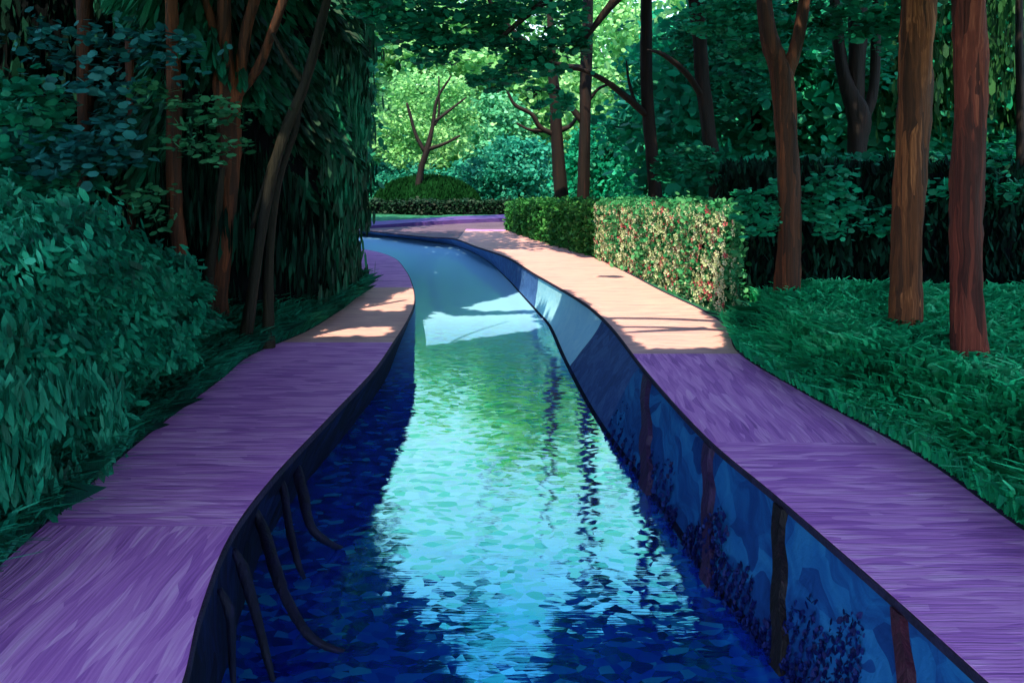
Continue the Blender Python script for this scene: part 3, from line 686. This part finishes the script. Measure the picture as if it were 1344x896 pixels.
# woodland that closes the view
P = []
for k in range(46):
    a = -1.35+2.7*k/45; d = 105+rng.normal()*5; x, Y = d*math.sin(a), d*math.cos(a)
    h = 22+rng.random()*8 if abs(a) > .12 else 15+rng.random()*3
    P.append(blob((x, Y, h/2-1.5), (6.5, 5, h/2), 1500, 30, .17, .5))
P = np.vstack(P); P = P[~open_sky(P)]
tag(leaves('woodland', P, 1.4, M['emerald'], None, 'random', .6), 'far green woodland closing the view behind all the trees', 'woodland', kind='stuff')
tag(bpy.data.objects['woodland'])

# mound with vertical strokes
mc = at(560, 277, 62); mr = (70*62/F, 3.2, 2.3)
th = np.linspace(0, math.pi/2, 12)
V, Fc = [], []
for i, a in enumerate(np.linspace(0, 1, 12)):
    for k in range(36):
        b = 2*math.pi*k/36; q = math.cos(a*math.pi/2)
        V.append((mc[0]+mr[0]*q*math.cos(b), mc[1]+mr[1]*q*math.sin(b), -.9+mr[2]*math.sin(a*math.pi/2)))
for i in range(11):
    for k in range(36): Fc.append((i*36+k, i*36+(k+1) % 36, (i+1)*36+(k+1) % 36, (i+1)*36+k))
md = thing('mound', (mc[0], mc[1], ZE), 'rounded dark green grassy mound beyond the far bank', 'mound')
link('turf', V, Fc, M['mound'], md, smooth=True)
d = rng.normal(size=(5200, 3)); d[:, 2] = abs(d[:, 2]); d /= np.linalg.norm(d, axis=1)[:, None]
leaves('grass_cover', np.array([mc[0], mc[1], -.9])+d*np.array(mr)*1.01, .45, M['mound'], md, 'droop', .22, jit=.25)

# ------------------------------------------------------------------ hedges
def hedge(name, label, A, B, h0, h1, thick, leafm, n, leaf, zbase=(0, 0), corem='core', side=1, group=None, cat='hedge', mode='random', wob=.08, aspect=.6, mitre=0.):
    A = np.array(A, float); B = np.array(B, float)
    d = B-A; Lg = np.linalg.norm(d); d /= Lg; nrm = np.array([-d[1], d[0]])*side       # away from the path
    t = thing(name, ((A[0]+B[0])/2, (A[1]+B[1])/2, (zbase[0]+zbase[1])/2), label, cat, group)
    m = .10
    V = []
    for s, hh, zb in ((0, h0, zbase[0]), (1, h1, zbase[1])):
        e = A+d*Lg*s+d*(m if s == 0 else -m)
        for w_ in (m, thick-m):
            for z in (zb-.1, zb+hh-m):
                q = e+nrm*w_+(d*mitre*w_ if s == 0 else 0); V.append((q[0], q[1], z))
    link('hedge_heart', V, [(0, 1, 5, 4), (2, 6, 7, 3), (1, 3, 7, 5), (0, 2, 3, 1), (4, 5, 7, 6), (0, 4, 6, 2)], M[corem], t)
    # faces: front, top, ends
    hm = (h0+h1)/2
    ar = [Lg*hm, Lg*thick, thick*h0, thick*h1, Lg*hm]; pr = np.array(ar)/sum(ar)
    k = rng.choice(5, n, p=pr); s = rng.random(n); w_ = rng.random(n); z = rng.random(n)
    s = np.where(k == 2, 0, np.where(k == 3, 1, s)); w_ = np.where(k == 0, 0, np.where(k == 4, 1, w_)); z = np.where(k == 1, 1, z)
    s = (w_*thick*mitre/Lg)+(1-w_*thick*mitre/Lg)*s
    hh = h0+(h1-h0)*s; zb = zbase[0]+(zbase[1]-zbase[0])*s
    bump = .05*np.sin(s*Lg*2.1)+.04*np.sin(s*Lg*5.3+1)
    P = np.stack([A[0]+d[0]*Lg*s+nrm[0]*(w_*thick+bump), A[1]+d[1]*Lg*s+nrm[1]*(w_*thick+bump), zb+z*(hh+bump)], 1)+rng.normal(size=(n, 3))*wob
    leaves('foliage', P, leaf, M[leafm], t, mode, aspect, jit=.3)
    return t, A, d, nrm, Lg
h_a = gnd(948, 416); h_b = gnd(779, 339); h_c = gnd(664, 302)
e = .16
def gs(p, s=.16): return (p[0]+s, p[1])
hf, A, d, nrm, Lg = hedge('flowering_hedge', 'clipped hedge covered in cream and red blossom beside the peach paving', gs(h_a), gs(h_b), 1.96, 1.72, 1.0, 'hedgeflower', 26000, .11, (0, float(zg(h_b[1]))), side=-1, mitre=2.)
hedge('green_hedge', 'plain green clipped hedge beyond the flowering one, at the bend', gs(h_b, .14), gs(h_c, .1), 1.68, 1.36, 1.6, 'hedge', 22000, .15, (float(zg(h_b[1])), float(zg(h_c[1]))), side=-1)
# blossoms
def petal_mesh(nm, mat):
    V, Fc = [], []
    for k in range(5):
        a = 2*math.pi*k/5; b = len(V)
        for rr, da, z in ((.008, 0, 0), (.032, -.45, .01), (.045, 0, .016), (.032, .45, .01)):
            V.append((rr*math.cos(a+da), z, rr*math.sin(a+da)))
        Fc.append((b, b+1, b+2, b+3))
    return V, Fc
nb = 2200
s = rng.random(nb)**1.15; z = rng.random(nb); topk = rng.random(nb) < .14; endk = rng.random(nb) < .1
z = np.where(topk, 1, z); w_ = np.where(topk | endk, rng.random(nb), 0); s = np.where(endk & ~topk, 0, s); s = w_*2./Lg+(1-w_*2./Lg)*s
hh = 1.96+(1.72-1.96)*s
zb = float(zg(h_b[1]))*s
off = .11
BP = np.stack([A[0]+d[0]*Lg*s+nrm[0]*(w_*1.0-off*(w_ == 0)), A[1]+d[1]*Lg*s+nrm[1]*(w_*1.0-off*(w_ == 0))-np.where(endk & ~topk, .1, 0), zb+z*hh+np.where(topk, .06, 0)], 1)+rng.normal(size=(nb, 3))*.025
isr = rng.random(nb) < .13
order = np.argsort(BP[:, 1])
pv, pf = petal_mesh('x', None)
proto = {}
for nm, mat in (('cream', M['cream']), ('rose', M['rose'])):
    me = bpy.data.meshes.new('blossom_'+nm); me.from_pydata([(x*1.3, y*1.3, z_*1.3) for x, y, z_ in pv], [], pf); me.materials.append(mat); proto[nm] = me
ang = math.atan2(-nrm[1], -nrm[0])
for i in order[:100]:
    o = bpy.data.objects.new('blossom', proto['rose' if isr[i] else 'cream']); COL.objects.link(o); o.parent = hf
    o.location = BP[i]-WORLD[hf]; o.rotation_euler = (rng.normal()*.4, rng.random()*6, ang+math.pi/2+math.pi+rng.normal()*.5)
rest = order[100:]
pvn = np.array(pv)
for flag, mat in ((False, M['cream']), (True, M['rose'])):
    VV, FF = [], []
    for i in rest:
        if isr[i] != flag: continue
        a = ang+math.pi/2+math.pi+rng.normal()*.5; c_, s_ = math.cos(a), math.sin(a); sc = 1.0+.9*rng.random()
        q = np.stack([pvn[:, 0]*c_-pvn[:, 1]*s_, pvn[:, 0]*s_+pvn[:, 1]*c_, pvn[:, 2]], 1)*sc+BP[i]
        b = len(VV); VV += list(q); FF += [tuple(j+b for j in f_) for f_ in pf]
    tag(link('blossom', VV, FF, mat, hf), kind='stuff')

# hedge behind the lawn, its deep shade put into near-black leaves
hedge('shaded_hedge', 'tall hedge coloured nearly black as deep shade, behind the lawn and the trunks', (4.75, 16.3), (26, 16.6), 2.7, 2.95, 1.6, 'black', 28000, .26, (0, 0), side=1, mode='droop', wob=.07, aspect=.22)
P = px_blobs([(1240, 250, 40, 26, 130, 10, 16), (1330, 240, 40, 34, 130, 10, 16), (1160, 285, 50, 26, 200, 12, 16), (1100, 215, 60, 30, 260, 12, 17.4), (1230, 215, 60, 26, 260, 12, 17.4), (1330, 200, 40, 26, 200, 12, 17.4), (990, 225, 40, 26, 200, 12, 17.6)], 0, .25, .1)
eb = thing('elder_bush', (8.5, 19, float(gh(8.5, 19))), 'loose emerald bush spilling over the top of the shaded hedge', 'bush')
v, f = tube([(8.5, 19, .2), (8.4, 18.6, 1.6), (8.3, 18, 2.9)], [.09, .07, .03], 8); link('stem', v, f, M['bark_dark'], eb, smooth=True)
leaves('foliage', P, .17, M['emerald'], eb, 'flat', .6)
# dark low hedge across the bend and violet border wall
hedge('low_hedge', 'low dark hedge along the far bank at the bend', (-16, 51.6), (3.4, 51.6), .80, .80, 1.2, 'darkhedge', 8000, .18, (ZE, ZE), side=1)
bw = []
A_ = [gnd(488, 299.5)[:2]+[-19, 1.2], gnd(488, 299.5)[:2]+[-6, 1.3], gnd(488, 299.5)[:2]+[0, .1], gnd(545, 296.4)[:2]+[0, .1], gnd(600, 293.5)[:2]+[0, .1], gnd(659, 290.9)[:2]+[.3, .1]]
A_ = [np.array(p, float) for p in A_]
V, Fc = [], []
n_ = 0
for p in A_:
    V += [(p[0], p[1]-.2, ZE-.05), (p[0], p[1]-.2, ZE+.22), (p[0], p[1]+2.6, ZE+.22), (p[0], p[1]+2.6, ZE-.05)]
for i in range(len(A_)-1): Fc += [(4*i+k, 4*i+k+1, 4*i+k+5, 4*i+k+4) for k in range(3)]
Fc.append(tuple(4*(len(A_)-1)+k for k in range(4)))
mb = stroke_mat('violet_border', [(0, (.05, .04, .18)), (.5, (.09, .05, .25)), (1, (.15, .06, .28))], (2, 6, 14), .2)
tag(link('border_wall', V, Fc, mb, origin=(A_[3][0], A_[3][1], ZE)), 'low violet stone border wall along the far side of the bend', 'wall')

# ------------------------------------------------------------------ lawn grass (right) and long grass (left)
def blades(P, hgt, wid, lean, name, mat, label):
    n = len(P)
    hh = hgt*(.6+.8*rng.random(n))[:, None]; w = wid*(.7+.6*rng.random(n))[:, None]
    L_ = lean+rng.normal(size=(n, 3))*np.array([.35, .35, 0]); L_[:, 2] = 0
    a = rng.random(n)*math.pi; sx = np.stack([np.cos(a), np.sin(a)*.5, np.zeros(n)], 1)*w
    up = np.array([0, 0, 1.])
    p0 = P; p1 = P+up*hh*.6+L_*hh*.35; p2 = P+up*hh*.72+L_*hh*.95
    q = np.stack([p0-sx*.4, p0+sx*.4, p1+sx*.5, p2+sx*.2, p2-sx*.2, p1-sx*.5], 1).reshape(-1, 3)
    return tag(link(name, q, ('n', 6), mat), label, 'grass', kind='stuff')
n = 60000
u = rng.random(n)
Yy = 4.2+12.6*rng.random(n)**.9
dd = 9*rng.random(n)**1.35
xx = XR(Yy)+.04+dd
k = ~inpoly(xx, Yy, corr) & ~((Yy > 14.3) & (dd < 1.3))
P = np.stack([xx, Yy, gh(xx, Yy)-.03], 1)[k]; dd = dd[k]
lean = np.stack([-.62*np.exp(-dd/.8)*sm((dd-.05)/.25)-.08, -.55*np.ones(len(P)), np.zeros(len(P))], 1)
blades(P, .36, .05, lean, 'grass', M['grass_r'], 'thick green grass on the right bank, drooping over the edge of the walkway')
n = 40000
Yy = 4+15*rng.random(n); dd = 4.5*rng.random(n)**1.3; xx = XL(Yy)-.03-dd
k = ~inpoly(xx, Yy, corr)
P = np.stack([xx, Yy, gh(xx, Yy)-.03], 1)[k]; dd = dd[k]
lean = np.stack([.5*np.exp(-dd/1.0)+.1, -.35*np.ones(len(P)), np.zeros(len(P))], 1)
blades(P, .42, .04, lean, 'grass', M['grass_l'], 'long dark green grass on the left bank between the shrubs and the walkway')

# ------------------------------------------------------------------ left bank
def shrub(name, label, L, size, mat, stem=(0, 0), mode='flow', flow=(.7, -.3, -.6), aspect=.4, jit=.4, cat='shrub', group='shrubs on the left bank', core=True):
    c0 = np.mean([c for c, r, n in L], 0)
    g = float(gh(c0[0], c0[1]))
    t = thing(name, (c0[0], c0[1], g), label, cat, group)
    v, f = tube([(c0[0], c0[1], g-.1), (c0[0]+.1, c0[1], g+.5*(c0[2]-g)), (c0[0], c0[1], c0[2])], [.09, .07, .04], 8); link('stem', v, f, M['bark_olive'], t, smooth=True)
    P = []
    for c, r, n in L:
        d_ = rng.normal(size=(n, 3)); d_ /= np.linalg.norm(d_, axis=1)[:, None]
        q = .82+.22*rng.random(n)
        lump = 1+.13*np.sin(d_[:, 0]*9+c[0]*3)+.13*np.sin(d_[:, 2]*11+c[1]*2+d_[:, 1]*4)+np.where(rng.random(n) < .15, .16*rng.random(n), 0)
        P.append(np.array(c)+d_*np.array(r)*(q*lump)[:, None])
    P = np.vstack(P); P = P[P[:, 2] > gh(P[:, 0], P[:, 1])-.05]
    k = P[:, 0] < XL(P[:, 1])+.12
    leaves('foliage', P[k], size, mat, t, mode, aspect, flow=flow, jit=jit)
    return t
shrub('leafy_shrub', 'large rounded teal shrub on the left bank at the picture edge', [((-5.6, 8.0, 1.3), (1.9, 1.7, 1.25), 24000), ((-5.0, 9.3, 1.0), (1.35, 1.3, .95), 18000)], .13, M['teal'], aspect=.3, jit=.45)
shrub('leafy_shrub', 'low teal shrub whose ragged right side reaches towards the dark trunks', [((-4.95, 10.4, .85), (.95, 1.1, .8), 13000), ((-6.4, 10.6, 1.2), (1.2, 1.2, 1.1), 9000)], .15, M['teal'], flow=(.95, -.1, -.35), jit=.3, aspect=.24)
shrub('leafy_shrub', 'dark green shrub in the lower left corner above the walkway', [((-5.0, 6.3, .95), (1.15, 1.2, .85), 13000), ((-4.0, 6.9, .55), (.6, .9, .5), 5000)], .2, M['grass_l'], flow=(.25, -.2, -1), aspect=.2, jit=.25)
shrub('leafy_shrub', 'tall dark teal shrub rising at the left edge behind the rounded one', [((-7.6, 11.2, 2.4), (1.5, 1.3, 1.7), 6500)], .17, M['teal'], mode='flat', aspect=.6)

LT = [
 ('slim_tree', 'slim brown trunk at the upper left, left of the long straight stem', [(174, 260), (174, 160), (172, 60), (176, 0), (178, -80)], 13.5, [13, 13, 15, 14, 12], 'bark_brown', []),
 ('slim_tree', 'long straight brown stem just left of the big spreading tree', [(262, 466), (244, 380), (230, 260), (228, 130), (225, 0), (224, -90)], 12.2, [24, 20, 19, 20, 16, 14], 'bark_brown', []),
 ('slim_tree', 'short dim reddish trunk at the upper left behind the blue leaves', [(112, 300), (112, 60), (112, 0), (112, -80)], 15, [16, 20, 20, 16], 'bark_brown', []),
 ('spreading_tree', 'big spreading tree with orange-brown forked limbs at the left of the canal', [(282, 470), (284, 380), (300, 260), (300, 170), (296, 110), (294, 40), (296, -60)], 12.8, [34, 28, 24, 30, 30, 18, 14], 'bark_brown',
    [([(302, 170), (314, 110), (324, 40), (336, -10), (350, -80)], [16, 15, 15, 14, 10]), ([(308, 130), (338, 90), (358, 40), (374, -5), (400, -90)], [13, 13, 12, 12, 9]), ([(290, 110), (284, 60), (276, 20), (262, -40)], [16, 14, 12, 9]), ([(296, 470), (290, 400), (300, 300), (304, 200)], [20, 16, 12, 8])]),
 ('slim_tree', 'thin dark stem among the trunks below the spreading tree', [(266, 470), (272, 380), (284, 290), (292, 220)], 12.5, [20, 15, 11, 7], 'bark_olive', []),
 ('leaning_tree', 'long dark olive stem leaning right in front of the conifer', [(318, 462), (332, 380), (352, 250), (372, 180), (400, 110), (424, 20), (440, -60)], 12.0, [16, 13, 13, 14, 13, 12, 8], 'bark_olive',
    [([(400, 110), (380, 84), (366, 60), (358, 44)], [8, 7, 6, 4]), ([(330, 300), (350, 230), (360, 200)], [6, 5, 4])]),
 ('leaning_tree', 'second dark olive stem close to the leaning one, nearer the walkway', [(352, 446), (354, 340), (366, 240), (388, 170), (396, 120)], 12.5, [15, 10, 8, 7, 4], 'bark_olive', []),
]
LTO = []
for nm, lb, pts, Y, w, bm, br in LT:
    LTO.append(tree(nm, lb, pts, Y, w, M[bm], 11 if pts[-1][1] < 0 else 0, branches=br, group='trees along the left bank'))
add_crown(LTO[3], np.vstack([px_blobs([(285, 150, 75, 26, 260, 16, 11.6), (250, 195, 60, 22, 160, 12, 11.4), (205, 125, 40, 26, 90, 8, 11.5), (320, 185, 40, 20, 80, 6, 11.8), (205, 275, 50, 30, 120, 10, 11)], 0, .26, .1)]), .13, M['spray'], 'flat', .45, nm='foliage')
add_crown(LTO[3], np.vstack([blob((-4.5, 12, 9.5), (3.8, 3.6, 2.8), 5000, 60)]), .3, M['canopy'])
add_crown(LTO[1], np.vstack([px_blobs([(225, 60, 50, 40, 110, 9, 11.6), (150, 55, 60, 40, 150, 12, 12), (110, 110, 50, 40, 130, 10, 11.5), (60, 60, 50, 50, 140, 10, 12), (150, 130, 40, 30, 90, 8, 11.6), (20, 150, 40, 50, 120, 10, 11), (60, 210, 60, 40, 260, 14, 10.6), (130, 200, 50, 34, 180, 12, 10.8)], 0, .3, .1)]), .15, M['blueteal'], 'flat', .6, nm='foliage')
add_crown(LTO[1], np.vstack([blob((-7.5, 11, 9), (3.6, 3.4, 2.6), 4200, 60)]), .3, M['canopy'])

# dark conifer at the turn: layered drooping boughs over a dense dark skirt
cx, cY = -5.35, 16.5
cf = thing('weeping_conifer', (cx, cY, float(gh(cx, cY))), 'large dark green weeping conifer filling the left of the canal down to the walkway', 'tree', 'conifers on the left bank')
v, f = tube([(cx, cY, -.2), (cx, cY, 5), (cx+.2, cY, 11)], [.4, .3, .08], 12); link('trunk', v, f, M['bark_dark'], cf, smooth=True)
def conifer_pts(cx, cY, rx, ry, h, n, base=0.):
    z = h*rng.random(n)**.85
    pr = np.where(z < h*.45, 1.0-.06*(z/h), 1.0-.9*((z/h-.45)/.55)**1.4)
    a = rng.random(n)*2*math.pi
    lay = .93+.10*np.sin(z*2.4+a*3)+.05*np.sin(z*5+a*7)
    q = .86+.14*rng.random(n)
    return np.stack([cx+rx*pr*lay*q*np.cos(a), cY+ry*pr*lay*q*np.sin(a), base+z], 1), a
P, a = conifer_pts(cx, cY, 2.15, 4.2, 12, 42000, -.1)
kk = ~((P[:, 0] > XL(P[:, 1])-.05) & (P[:, 2] < 1.6)); P, a = P[kk], a[kk]
# lower skirt: near black fine upright foliage; upper boughs: green long dabs flowing down and out
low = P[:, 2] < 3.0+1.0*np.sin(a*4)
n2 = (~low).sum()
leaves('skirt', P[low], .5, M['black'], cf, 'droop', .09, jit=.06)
up = P[~low]; aa = a[~low]
fl = np.stack([.75*np.cos(aa), .5*np.sin(aa), -.8*np.ones(n2)], 1)
rs = rng.random(n2)
leaves('boughs', up, .5, M['conifer'], cf, 'flow', .17, flow=fl, jit=.16)
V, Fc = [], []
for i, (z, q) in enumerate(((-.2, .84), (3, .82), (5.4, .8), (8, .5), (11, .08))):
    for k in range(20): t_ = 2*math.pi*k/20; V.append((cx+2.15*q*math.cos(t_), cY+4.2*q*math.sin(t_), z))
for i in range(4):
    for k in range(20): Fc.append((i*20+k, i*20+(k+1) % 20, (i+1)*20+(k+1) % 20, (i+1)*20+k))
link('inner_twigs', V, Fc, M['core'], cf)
# green rounded outer fold at its right side
P = []
for zc in np.linspace(.3, 5.2, 9):
    P.append(blob((cx+1.95, cY+.2, zc-.1), (.28, 1.6, .5), 620, 14, .3, .1))
P = np.vstack(P); P = P[~((P[:, 0] > XL(P[:, 1])-.02) & (P[:, 2] < 1.6))]
leaves('green_fold', P, .34, M['conifer'], cf, 'droop', .14, jit=.12)

def yew(x, Y, rx, ry, h, n, label):
    t = thing('yew_tree', (x, Y, float(gh(x, Y))), label, 'tree', 'yews in the dark left wood')
    v, f = tube([(x, Y, 0), (x, Y, h*.5), (x, Y, h*.9)], [.3, .2, .05], 8); link('trunk', v, f, M['bark_dark'], t, smooth=True)
    P, a = conifer_pts(x, Y, rx, ry, h, n, 0)
    leaves('crown', P, .42, M['black'], t, 'droop', .25, jit=.15)
    V, Fc = [], []
    for i, (z, q) in enumerate(((0, .84), (h*.3, .82), (h*.5, .78), (h*.75, .45), (h*.95, .05))):
        for k in range(16): t_ = 2*math.pi*k/16; V.append((x+rx*q*math.cos(t_), Y+ry*q*math.sin(t_), z))
    for i in range(4):
        for k in range(16): Fc.append((i*16+k, i*16+(k+1) % 16, (i+1)*16+(k+1) % 16, (i+1)*16+k))
    link('inner_twigs', V, Fc, M['core'], t)
yew(-7.4, 18.2, 2.2, 2.2, 12, 9000, 'yew coloured black as shade behind the spreading tree')
yew(-10.6, 17.6, 2.3, 2.2, 12, 9000, 'yew coloured black as shade behind the long straight stem')
yew(-13.8, 17.2, 2.4, 2.3, 12, 8000, 'yew coloured black as shade behind the blue leaves at the far left')
yew(-11.2, 12.6, 1.9, 1.9, 9, 6000, 'yew coloured black as shade at the left edge behind the tall teal shrub')
# green tree peeping between conifer boughs at the top, and tall trees that the water mirrors
for x, Y, h, r, lb in [(-9.5, 27, 17, 3.6, 'tall tree behind the conifer, mirrored dark in the near water'), (-9.5, 38, 18, 3.8, 'tall tree beyond the conifer on the far left, mirrored in the water'), (-14, 33, 19, 4.5, 'tall tree deep in the left wood'), (-6.8, 23, 13.5, 2.6, 'leafy tree rising right behind the conifer')]:
    wood_tree(x, Y, h, r, 7500, 'canopy', lb, .42, low=3, group='trees in the left wood', name='broadleaf_tree', extra=mirrored(DARK_L, 11000, 23, 29, 2.) if x == -6.8 else None)
wood_tree(-18, 58, 17, 5, 6000, 'emerald', 'green tree beyond the bend on the far left bank', .5, group='trees round the bend')

# ------------------------------------------------------------------ unseen overhead canopy added to shade the near canal, leaves set along sun rays
trees = [((-8.4, -3), 'added unseen tree left of the viewer whose boughs shade the near canal'), ((-9.6, 4), 'added unseen tree left of the near walkway, its shading boughs above the frame'), ((9.0, -4), 'added unseen tree right of the viewer whose boughs shade the near walkway'), ((-6.5, -11), 'added unseen shading tree behind the viewer on the left bank'), ((10.5, 4), 'added unseen shading tree on the right bank above the frame')]
n = 175000
gx = -7+22*rng.random(n); gy = 1+50*rng.random(n)**1.25
keep = inpoly(gx, gy, corr) | ((gy < 16) & (gx > -7) & (gx < 12))
gx, gy = gx[keep], gy[keep]
z = 6.8+6*rng.random(len(gx))
P = np.stack([gx, gy, np.zeros(len(gx))], 1)+SUN*(z/SUN[2])[:, None]
P += rng.normal(size=P.shape)*.12
# clumpiness
x_, y_, f_ = proj(P)
vis = f_ & (y_ > -25)
P = P[~vis]
P = carve(P)
P = P[(P[:, 1] < 24)]
owner = np.array([[np.hypot(P[:, 0]-t[0][0], P[:, 1]-t[0][1])] for t in trees])[:, 0].argmin(0)
for i, ((tx, ty), lb) in enumerate(trees):
    g = float(gh(tx, ty)); t = thing('shading_tree', (tx, ty, g), lb, 'tree', 'unseen trees added to shade the near canal')
    v, f = tube([(tx, ty, g-.2), (tx, ty+.2, 3), (tx+.1, ty, 6), (tx, ty, 9.5)], [.4, .32, .26, .12], 10); link('trunk', v, f, M['bark_dark'], t, smooth=True)
    Q = P[owner == i]
    if len(Q):
        for k in range(6):
            q = Q[rng.integers(0, len(Q))]; b0 = np.array([tx, ty, 5.5+k*.5]); mid = (b0+q)/2+[0, 0, .8]
            if (b0[2] < 5): continue
            v, f = tube([b0, mid, q], [.13, .09, .03], 7); link('branch', v, f, M['bark_dark'], t, smooth=True)
        leaves('crown', Q, .40, M['canopy'], t, 'flat', .6)

# trunk reflections in the near water, modelled as solid tubes off the left wall
M['reflection'] = stroke_mat('reflection_bark', [(0, (.002, .002, .012)), (.6, (.004, .004, .028)), (1, (.010, .006, .05))], (12, 12, 3), .1, .7)
for pts, w0, lb in [
    ([(388, 612), (398, 650), (408, 690), (432, 712), (455, 722)], 15, 'dark purple trunk reflection farthest up the left canal wall, curling right into the water'),
    ([(344, 690), (362, 745), (378, 790), (410, 838), (470, 862)], 17, 'long dark purple root sweeping down right from the left canal wall'),
    ([(372, 640), (380, 690), (392, 740), (402, 765)], 12, 'short dark purple root between two longer ones on the left canal wall'),
    ([(318, 745), (334, 800), (350, 860), (362, 905)], 16, 'dark purple root hanging straight down the near left canal wall'),
    ([(300, 800), (304, 840), (306, 880), (308, 930)], 14, 'nearest dark root at the bottom of the left canal wall')]:
    q = []
    for k, (px, py) in enumerate(pts):
        zz = -.35-(.72)*k/(len(pts)-1); Yk = (H-zz)*F/(py-HY); q.append(at(px, py, Yk))
    rt_ = thing('trunk_reflection', tuple(q[0]), lb, 'reflection', 'trunk reflections built as solid stems along the left canal wall')
    r0 = w0*q[0][1]/F/2
    v, f = tube([q[0]+[-.08, .03, .14]]+q, [r0*.5, r0*.9, r0*.8, r0*.6, r0*.3], 9, 6, .12); link('reflection_stem', v, f, M['reflection'], rt_, smooth=True)
# creeper on the right wall: tree reflections in its face modelled as leaves
M['leaf_reflection'] = leaf_mat('navy_leaf_reflection', [(0, (.002, .004, .05)), (.6, (.004, .010, .13)), (1, (.006, .04, .22))], .1, 2, .3)
wi = [i for i in range(len(ri)) if 3.2 < ri[i][1] < 13.5]
for i0, i1, nn, lb in [(3.2, 6.2, 3200, 'navy leafy reflection covering the nearest part of the right canal wall'), (6.2, 8.2, 1500, 'navy leafy reflection low on the right canal wall between black and violet posts'), (8.6, 11.5, 700, 'small navy leafy reflection low on the right canal wall beyond the violet post')]:
    ys_ = i0+(i1-i0)*rng.random(nn); tt = 1-rng.random(nn)**1.3*(.9 if i0 < 4 else .62)
    ra = ri[:150]; m_ = ra[:, 1] < 20
    ta = np.stack([np.interp(ys_, ra[m_][:, 1], ra[m_][:, 0]), ys_, np.full(nn, -.1)], 1)
    rb = rw[:150]; nb_ = np.array([rb[np.argmin(np.hypot(rb[:, 0]-a[0], rb[:, 1]-a[1]))] for a in ta])
    cl = .5+.5*np.sin(ys_*6.3)*np.cos(ys_*2.7+1)
    tt = 1-rng.random(nn)**1.2*(.15+.75*cl)*(1. if i0 < 4 else .7)
    PP = ta*(1-tt)[:, None]+nb_*tt[:, None]+np.array([-.025, -.005, .012])+rng.normal(size=(nn, 3))*.012
    cth = thing('leaf_reflection', tuple(PP.mean(0)), lb, 'leaf_reflection', 'leafy reflections built as leaves on the right canal wall')
    leaves('foliage', PP, .05, M['leaf_reflection'], cth, 'droop', .5, jit=.4)

# ------------------------------------------------------------------ light, sky, camera
w = bpy.data.worlds.new('World'); scene.world = w; w.use_nodes = True
N, L = w.node_tree.nodes, w.node_tree.links; N.clear()
sky = N.new('ShaderNodeTexSky'); sky.sky_type = 'NISHITA'; sky.sun_disc = False
el = math.asin(SUN[2]); az = math.atan2(SUN[0], SUN[1])
sky.sun_elevation = el; sky.sun_rotation = az; sky.air_density = 1.3; sky.ozone_density = 1.6; sky.dust_density = .6
bg = N.new('ShaderNodeBackground'); bg.inputs[1].default_value = .15; wo = N.new('ShaderNodeOutputWorld')
L.new(sky.outputs[0], bg.inputs[0]); L.new(bg.outputs[0], wo.inputs[0])
ld = bpy.data.lights.new('sun', 'SUN'); ld.energy = 3.1; ld.angle = R(.5); ld.color = (1, .83, .55)
lo_ = bpy.data.objects.new('sun', ld); COL.objects.link(lo_)
lo_.rotation_euler = Vector(SUN).to_track_quat('Z', 'Y').to_euler()
cd = bpy.data.cameras.new('camera'); cam = bpy.data.objects.new('camera', cd); COL.objects.link(cam)
cam.location = (0, 0, H); cam.rotation_euler = (R(90), 0, 0)
cd.sensor_width = 36; cd.lens = F/1344*36; cd.shift_y = -(448-HY)/1344; cd.clip_start = .1; cd.clip_end = 2000
scene.camera = cam
vs = scene.view_settings; vs.view_transform = 'Standard'; vs.look = 'None'; vs.gamma = 1; vs.exposure = 1.6
scene.cycles.max_bounces = 6; scene.cycles.diffuse_bounces = 3; scene.cycles.glossy_bounces = 3; scene.cycles.transmission_bounces = 2
scene.cycles.use_denoising = True
